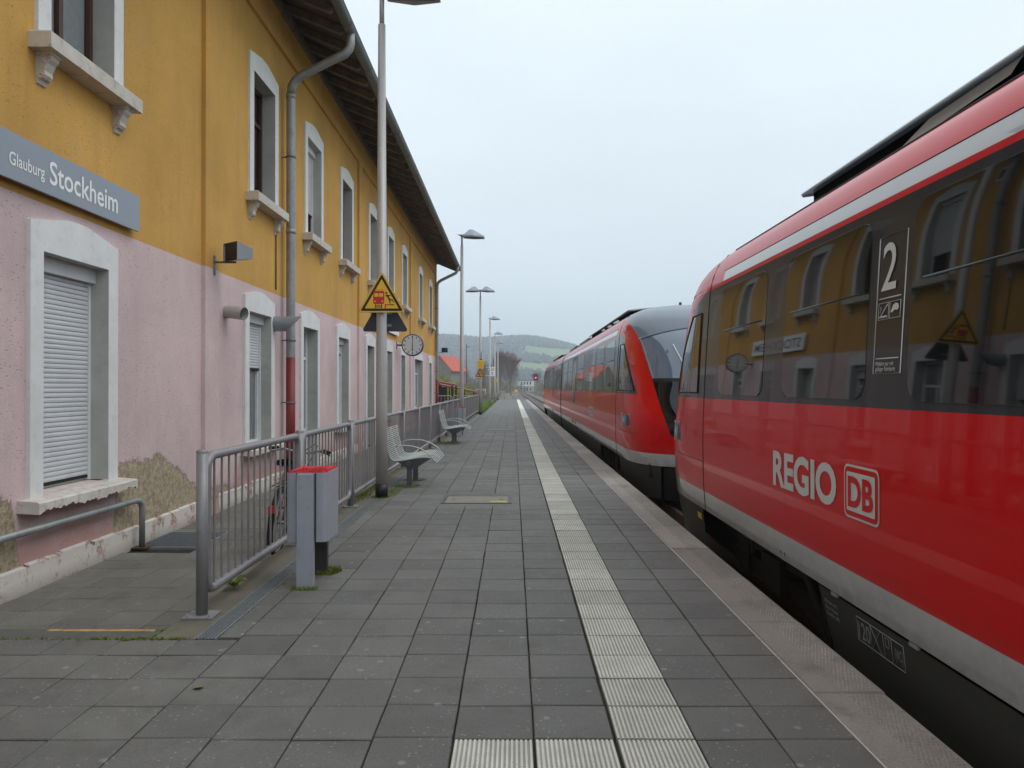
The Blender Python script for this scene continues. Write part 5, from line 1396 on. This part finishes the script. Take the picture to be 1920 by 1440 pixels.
# trailing car of the farther unit: same parts turned about the articulation
trail_parts = [o for o in far_t.children]
import mathutils
def copy_part(o, parent, mat):
    c = o.copy(); COL.objects.link(c); c.parent = parent
    if mat is not None: c.matrix_local = mat @ o.matrix_local
    for ch in o.children: copy_part(ch, c, None)
    return c
turn = Matrix.Translation((0, 2 * TB - .5, 0)) @ Matrix.Rotation(PI, 4, 'Z')
for o in trail_parts:
    if o.name.split('.')[0] in ('aerial', 'wiper'): continue
    copy_part(o, far_t, turn)
zs = list(np.linspace(-.1, 3.1, 10)); m = MB()
ringp = [(-HW(z) + .08, z) for z in zs] + [(HW(z) - .08, z) for z in zs[::-1]]
m.prism(ringp, 1, TB - .5, TB); m.build('gangway_bellows', 'rubber', far_t)

# ================================================================== DISTANCE
def bare_tree(label, loc, H, seed, group='bare trees by the line', spread=.5, mat='twig'):
    rr_ = random.Random(seed); t = thing('bare_tree', label, 'tree', loc, rr_.uniform(0, 6), group)
    tr = MB(); cr = MB()
    def grow(p, d, L, r, lv):
        q = p + d * L; mid = p + d * (L * .5) + Vector((rr_.uniform(-1, 1), rr_.uniform(-1, 1), 0)) * L * .05
        (tr if lv < 2 else cr).tube([p, mid, q], [r, r * .8, r * .6], 6 if lv < 2 else 3, caps=False)
        if lv >= 5: return
        n = 3 if lv < 2 else rr_.choice((2, 3))
        if lv == 4: n = 4
        for k in range(n):
            nd = (d + Vector((rr_.uniform(-1, 1), rr_.uniform(-1, 1), rr_.uniform(-.2, .6))) * (spread + .08 * lv)).normalized()
            grow(p.lerp(q, rr_.uniform(.65, 1) if k else 1.0), nd, L * rr_.uniform(.62, .82), r * .55, lv + 1)
    grow(Vector((0, 0, 0)), Vector((rr_.uniform(-.05, .05), 0, 1)), H * .30, H * .018, 0)
    rr2 = random.Random(seed + 1); pts = cr.v[::3]
    for p in (pts if len(pts) < 1200 else rr2.sample(pts, 1200)):
        if p[2] < H * .35: continue
        for _ in range(5):
            d = Vector((rr2.uniform(-1, 1), rr2.uniform(-1, 1), rr2.uniform(-.1, 1))).normalized() * H * rr2.uniform(.02, .05); q = Vector(p); sd2 = d.orthogonal().normalized() * H * .0019
            cr.add([q - sd2, q + sd2, q + d], [(0, 1, 2)])
    for _ in range(5200):
        a = rr2.uniform(0, 2 * PI); q = rr2.random() ** .45; ph = rr2.uniform(-1, 1); rh = math.sqrt(1 - ph * ph)
        lob = 1 + .22 * math.sin(a * 3 + seed) + .15 * math.sin(a * 5 + ph * 4)
        p = Vector((H * .19 * q * rh * lob * math.cos(a), H * .19 * q * rh * lob * math.sin(a), H * (.60 + .36 * q * ph)))
        d = (Vector((p.x, p.y, H * .25)) + Vector((rr2.uniform(-1, 1), rr2.uniform(-1, 1), rr2.uniform(-.5, 1))) * H * .12).normalized() * H * rr2.uniform(.03, .07)
        sd2 = d.orthogonal().normalized() * H * .0017
        cr.add([p - sd2, p + sd2, p + d], [(0, 1, 2)])
    tr.build('trunk', 'bark', t); cr.build('crown', mat, t); return t
TREES = [(-3.6, 215, 13.5, 'tall bare tree with pale forking trunk at the end of the line of lamp posts'), (-.6, 222, 13.0, 'tall reddish bare tree standing right of the pale forking one'), (-8.5, 235, 11, 'bare tree left of the tall forking pair'), (-14, 220, 9, 'low bare tree behind the middle lamp posts'), (-17, 190, 8, 'bare tree right of the red-roofed house'), (13.5, 430, 12, 'bare tree behind the white signal box'), (21, 330, 12, 'bare tree right of the white signal box'), (12.0, 420, 11, 'small bare tree above the red signal')]
for i, (x, y, H, lb) in enumerate(TREES): bare_tree(lb, (x, y, -1), H, 30 + i, spread=.26 if i < 2 else .34)
# scrub along the far boundary
m = MB(); rs = random.Random(9)
def scrub_at(m, x, y, z, w_, h, n, rs):
    for _ in range(n):
        a = rs.uniform(0, 2 * PI); q = rs.random() ** .5 * w_; p = Vector((x + q * math.cos(a), y + q * math.sin(a), z + rs.random() ** .7 * h * (1 - .5 * (q / w_) ** 2)))
        d = Vector((rs.uniform(-1, 1), rs.uniform(-1, 1), rs.uniform(.1, 1.4))).normalized() * h * rs.uniform(.10, .22); s = d.orthogonal().normalized() * h * .018
        m.add([p - s, p + s, p + d], [(0, 1, 2)])
for _ in range(90):
    y = rs.uniform(235, 420); x = rs.uniform(-.09, .08) * y
    if .003 * y < x < .03 * y: continue
    scrub_at(m, x, y, -1, rs.uniform(3, 6), rs.uniform(3, 6.5), 260, rs)
for _ in range(40):
    y = rs.uniform(115, 210); x = -rs.uniform(.035, .10) * y
    scrub_at(m, x, y, -1, rs.uniform(1.5, 3), rs.uniform(1.5, 3), 240, rs)
m.build('far_scrub', 'scrub', None, label='brown leafless scrub along the far end of the tracks', cat='scrub', kind='stuff')
def shrub(label, loc, w_, h, seed):
    t = thing('shrub', label, 'shrub', loc, 0, 'budding shrubs behind the shelter'); m = MB(); scrub_at(m, 0, 0, .1, w_, h, 1500, random.Random(seed)); m.build('foliage', 'budding', t)
    m = MB(); r3 = random.Random(seed)
    for _ in range(9): m.tube([(r3.uniform(-.2, .2), r3.uniform(-.2, .2), 0), (r3.uniform(-.7, .7) * w_, r3.uniform(-.7, .7) * w_, h * .8)], .02, 4)
    m.build('stems', 'bark', t)
shrub('yellow-green budding shrub behind the dark shelter by the station corner', (-8.6, 84, -.3), 2.6, 3.1, 1)
shrub('yellow-green budding shrub right of the red-roofed house gable', (-6.6, 92, -.3), 2.2, 2.3, 2)
shrub('low green shrub seen under the red shelter roof', (-5.3, 76, -.3), 1.6, 1.9, 3)

# red-roofed house
M['house_wall'] = plain('grey_house_render', lin((128, 122, 112)), .9, var=.15, scale=1.5); M['red_tiles'] = plain('red_clay_tiles', lin((190, 92, 74)), .8, var=.2, scale=3)
HX, HY = -17.0, 180.0
hs = thing('house', 'grey gabled house with bright red tiled roof beyond the station', 'house', (HX, HY, -.9))
m = MB(); hw = 2.9; m.prism([(-hw, 0), (hw, 0), (hw, 6.4), (0, 9.6), (-hw, 6.4)], 1, 0, 9); m.xf(Matrix.Rotation(R(-20), 4, 'Z')); m.build('wall', 'house_wall', hs)
for s in (-1, 1):
    m = MB(); m.add([(0, -.25, 9.85), (0, 9.3, 9.85), (s * (hw + .4), 9.3, 6.2), (s * (hw + .4), -.25, 6.2), (0, -.25, 9.65), (0, 9.3, 9.65), (s * (hw + .4), 9.3, 6.0), (s * (hw + .4), -.25, 6.0)], [(0, 1, 2, 3), (7, 6, 5, 4), (0, 3, 7, 4), (1, 5, 6, 2), (2, 6, 7, 3)])
    m.xf(Matrix.Rotation(R(-20), 4, 'Z')); m.build('roof', 'red_tiles', hs)
for zz in (1.4, 4.4):
    for q in (-1.1, 1.1):
        if zz > 3 and q > 0: continue
        m = MB(); m.box((q - .4, -.03, zz), (q + .4, .05, zz + 1.1)); m.xf(Matrix.Rotation(R(-20), 4, 'Z')); m.build('window', 'interior', hs)

# shelters with dark-red roofs
M['shelter_roof'] = plain('dark_red_sheet_roof', lin((128, 62, 58)), .6, var=.15, scale=2); M['dark_wood'] = plain('dark_stained_wood', lin((52, 40, 34)), .8, var=.2)
def shelter(label, x0, x1, y0, y1, z0, z1, back):
    t = thing('shelter', label, 'shelter', ((x0 + x1) / 2, y0, LOW)); org = ((x0 + x1) / 2, y0, LOW)
    m = MB(); th = .12
    m.prism([(x0, z0), (x1, z1), (x1, z1 + th), (x0, z0 + th)], 1, y0, y1); m.build('roof', 'shelter_roof', t, org)
    for i in range(4):
        for yq in (y0 + .15, y1 - .15):
            x = x0 + .15 + (x1 - x0 - .3) * i / 3; zt = z0 + (z1 - z0) * (x - x0) / (x1 - x0); MB().box((x - .05, yq - .05, LOW), (x + .05, yq + .05, zt)).build('post', 'dark_wood', t, org)
    if back:
        m = MB()
        for k in range(9):
            xa = x0 + k * (x1 - x0) * .88 / 9; MB().box((xa + .006, y0 + .21, LOW), (xa + (x1 - x0) * .88 / 9 - .006, y0 + .24, z0 - .05 - (z0 - z1) * (k + 1) / 9)).build('board', 'dark_wood', t, org)
shelter('dark wooden shelter with sloping dark-red roof at the station corner', -8.0, -3.95, 52, 56, 2.35, 1.60, True)
shelter('open shelter with dark-red roof farther along behind the railing', -6.6, -3.2, 66, 70, 1.75, 1.05, False)
# hoop barriers
def hoop(name, label, x, y, z, wd, ht, mat, group):
    t = thing(name, label, 'barrier', (x, y, z), 0, group)
    MB().tube([(-wd / 2, 0, 0), (-wd / 2, 0, ht - .12), (-wd / 2 + .04, 0, ht - .03), (-wd / 2 + .13, 0, ht), (wd / 2 - .13, 0, ht), (wd / 2 - .04, 0, ht - .03), (wd / 2, 0, ht - .12), (wd / 2, 0, 0)], .03, 8).build('hoop', mat, t)
    for k in range(1, 5): MB().tube([(-wd / 2 + wd * k / 5, 0, .15), (-wd / 2 + wd * k / 5, 0, ht - .02)], .012, 6).build('bar', mat, t)
    MB().tube([(-wd / 2, 0, .15), (wd / 2, 0, .15)], .02, 6).build('lower_rail', mat, t)
hoop('hoop_barrier', 'pale hoop barrier touching the white station corner', -4.2, 46.5, LOW, 1.1, 1.2, 'zinc_lt', 'hoop barriers behind the railing')
hoop('hoop_barrier', 'longer pale hoop barrier behind the second lamp post', -2.9 - .1, 46.5, LOW, 1.2, 1.2, 'zinc_lt', 'hoop barriers behind the railing')
hoop('hoop_barrier', 'pale hoop barrier at the left of the platform end', -1.35, 95.2, 0, .7, 1.0, 'lamp', 'barriers across the platform end')
hoop('hoop_barrier', 'pale hoop barrier at the platform end behind the yellow disc', .35, 95.2, 0, .75, 1.0, 'lamp', 'barriers across the platform end')
t = thing('yellow_disc_sign', 'round yellow sign on a short post at the platform end', 'sign', (.32, 94.8, 0))
MB().tube([(0, 0, 0), (0, 0, .95)], .025, 8).build('post', 'lamp', t); m = MB(); m.lathe([(0, -.016), (.2, -.016), (.2, .0), (0, .0)], (0, -.03, .98), 20, 1); m.build('disc', 'sign_yellow', t)
MB().box((-.015, -.052, .90), (.015, -.047, 1.07)).build('symbol', 'sign_black', t)
# signal
sg = thing('railway_signal', 'red-lit railway signal on a mast above the far tracks', 'signal', (6.1, 210, -.8))
MB().tube([(0, 0, 0), (0, 0, 5.2)], .09, 8).build('mast', 'zinc_lt', sg); MB().box((-.55, -.1, 4.2), (.55, .12, 6.0), .05).build('screen', 'black', sg)
for q in (0, .55):
    m = MB(); m.lathe([(0, -.02), (.19, -.02), (.19, .0)], (0, -.12, 4.85 + q), 14, 1); m.build('lens', 'signal_red' if q == 0 else 'rubber', sg)
m = MB(); m.lathe([(.30, 0), (.30, -.18)], (0, -.1, 4.85), 14, 1); m.build('lens_hood', 'sign_red', sg)
# signal box
sb = thing('signal_box', 'small white two-storey signal box with rows of dark windows', 'building', (6.6, 400, -1))
MB().box((-4.0, 0, 0), (4.0, 6, 3.1)).build('lower_storey', 'reveal', sb); up = MB().box((-4.2, -.2, 3.1), (4.2, 6.2, 6.0)).build('upper_storey', 'stone', sb); MB().box((-4.6, -.6, 6.0), (4.6, 6.6, 6.25)).build('roof', 'roof', sb)
for i in range(4):
    x = -2.2 + i * 1.5; f = MB().box((x - .35, -.26, 3.9), (x + .35, -.205, 5.3)).build('window', 'interior', sb); MB().box((x - .35, -.06, .7), (x + .35, -.005, 2.3)).build('window', 'interior', sb)
# telegraph poles
for i, (x, y, h, lb) in enumerate(((-7.2, 120, 9.0, 'wooden utility pole right of the red-roofed house'), (-6.6, 170, 8.0, 'more distant utility pole behind the yellow box'))):
    t = thing('utility_pole', lb, 'pole', (x, y, -.8), 0, 'utility poles'); MB().tube([(0, 0, 0), (0, 0, h)], [.12, .08], 8).build('pole', 'bark', t); MB().box((-.1, -.05, h - .5), (.6, .05, h - .4)).build('crossarm', 'bark', t)
# white van beyond the platform end
t = thing('parked_van', 'white van parked beyond the lamp posts', 'van', (-7.2, 175, -.9), R(80))
MB().prism([(-2.4, .35), (2.4, .35), (2.45, 1.1), (1.7, 1.25), (1.15, 2.05), (-2.4, 2.1)], 1, -.9, .9).build('body', 'sign_white', t)
MB().prism([(1.2, 1.98), (1.66, 1.3), (.6, 1.3), (.6, 1.98)], 1, -.92, .92).build('windows', 't_glass', t)
for q in (-1.5, 1.5):
    for s in (-.85, .85): MB().lathe([(0, -.1), (.33, -.1), (.33, .1), (0, .1)], (q, s, .33), 14, 1).build('wheel', 'rubber', t)

# grass verge and moss -------------------------------------------------------
m = MB(); rg = random.Random(21)
def blade(m, x, y, z, h, wd, rg):
    a = rg.uniform(0, 2 * PI); l = rg.uniform(.2, .8) * h; dx, dy = math.cos(a), math.sin(a)
    m.add([(x - dy * wd, y + dx * wd, z), (x + dy * wd, y - dx * wd, z), (x + dx * l * .4 + dy * wd * .6, y + dy * l * .4 - dx * wd * .6, z + h * .65), (x + dx * l, y + dy * l, z + h)], [(0, 1, 2), (0, 2, 3)])
for _ in range(16000):
    y = 44.5 + 36 * rg.random() ** 1.3; x = -1.75 - rg.random() * 1.1
    blade(m, x, y, -.03, rg.uniform(.06, .2), .012, rg)
m.box((-3.0, 44.3, -.4), (-1.81, 82, -.03)); m.build('grass_verge', 'grass', None, label='bright green grass verge at the feet of the far lamp posts', cat='grass', kind='stuff')
m = MB()
def patch(x, y, z, rx, ry, n, h):
    for _ in range(n):
        a = rg.uniform(0, 2 * PI); q = rg.random() ** .7; blade(m, x + rx * q * math.cos(a), y + ry * q * math.sin(a), z, h * rg.uniform(.3, 1), .0035, rg)
for y in np.arange(4.72, 12, .05): 
    if rg.random() < .6: patch(-1.795 + rg.gauss(0, .006), y, -.006, .014, .035, 14, .014)
patch(-1.575, 5.86, 0, .11, .05, 260, .03); patch(-1.53, 6.36, 0, .10, .09, 420, .055); patch(-1.62, 6.1, 0, .04, .18, 160, .02); patch(-1.47, 6.42, 0, .06, .05, 160, .05)
patch(-1.62, 11.95, 0, .2, .28, 800, .02); patch(-1.62, 12.75, 0, .2, .2, 500, .02); patch(-1.74, 11.2, 0, .1, .5, 700, .02); patch(-1.7, 21.1, 0, .3, .6, 900, .03)
patch(-2.1, 11.0, 0, .1, .9, 800, .03); patch(-1.82, 10.75, 0, .14, .16, 400, .025)
for x in np.arange(-4.05, -1.95, .03): patch(x, 4.692 + rg.gauss(0, .01), -.012, .028, .018, int(rg.uniform(0, 90) * (.4 + .6 * (math.sin(x * 5) > -.3))), .028)
for y in np.arange(4.72, 4.95, .03): patch(-2.2, y, -.01, .01, .02, 14, .015)
patch(-2.24, 6.2, LOW, .05, .6, 300, .04)
m.build('moss', 'moss', None, label='moss and tiny weeds in the platform joints and round the posts', cat='moss', kind='stuff')
def weed(label, loc, n, L, seed):
    t = thing('weed', label, 'weed', loc, 0, 'weeds along the railing'); r4 = random.Random(seed)
    for k in range(n):
        a = 2 * PI * k / n + r4.uniform(-.3, .3); l = L * r4.uniform(.6, 1.1); up = r4.uniform(.3, .9); mm = MB()
        def fn(u, v): 
            w_ = .018 * math.sin(PI * min(u + .05, 1)) * (v - .5) * 2; d = l * u; return (math.cos(a) * d - math.sin(a) * w_, math.sin(a) * d + math.cos(a) * w_, .02 + up * l * math.sin(u * 2.2) * .7 + .004 * abs(v - .5))
        mm.grid(fn, 6, 2, False); mm.build('leaf', 'grass', t)
weed('leafy weed under the first railing panel', (-2.10, 5.85, -.002), 13, .13, 4)

m = MB(); m.grid(lambda u, v: ((u - .5) * .05, (v - .5) * .034 * math.sin(PI * (.05 + .9 * u)) * 1.6, .006 + .008 * math.sin(PI * u) * math.cos(3 * v)), 6, 4)
m.build('fallen_leaf', 'budding', None, label='single yellow-green leaf lying on a slab in the left foreground', cat='leaf', loc=(-1.59, 3.93, 0), rot=(0, 0, .5))
# ------------------------------------------------------------------ air
hz = bpy.data.materials.new('valley_haze'); hz.use_nodes = True; t_ = hz.node_tree; t_.nodes.clear()
ou = t_.nodes.new('ShaderNodeOutputMaterial'); pv = t_.nodes.new('ShaderNodeVolumePrincipled')
pv.inputs['Color'].default_value = (.78, .88, 1.0, 1); pv.inputs['Density'].default_value = .00055; pv.inputs['Anisotropy'].default_value = .0
t_.links.new(pv.outputs[0], ou.inputs['Volume'])
M['haze'] = hz
MB().box((-1400, -120, -3.0), (1400, 2150, 150)).build('haze', 'haze', None, label='pale blue winter haze filling the valley', cat='haze', kind='stuff')
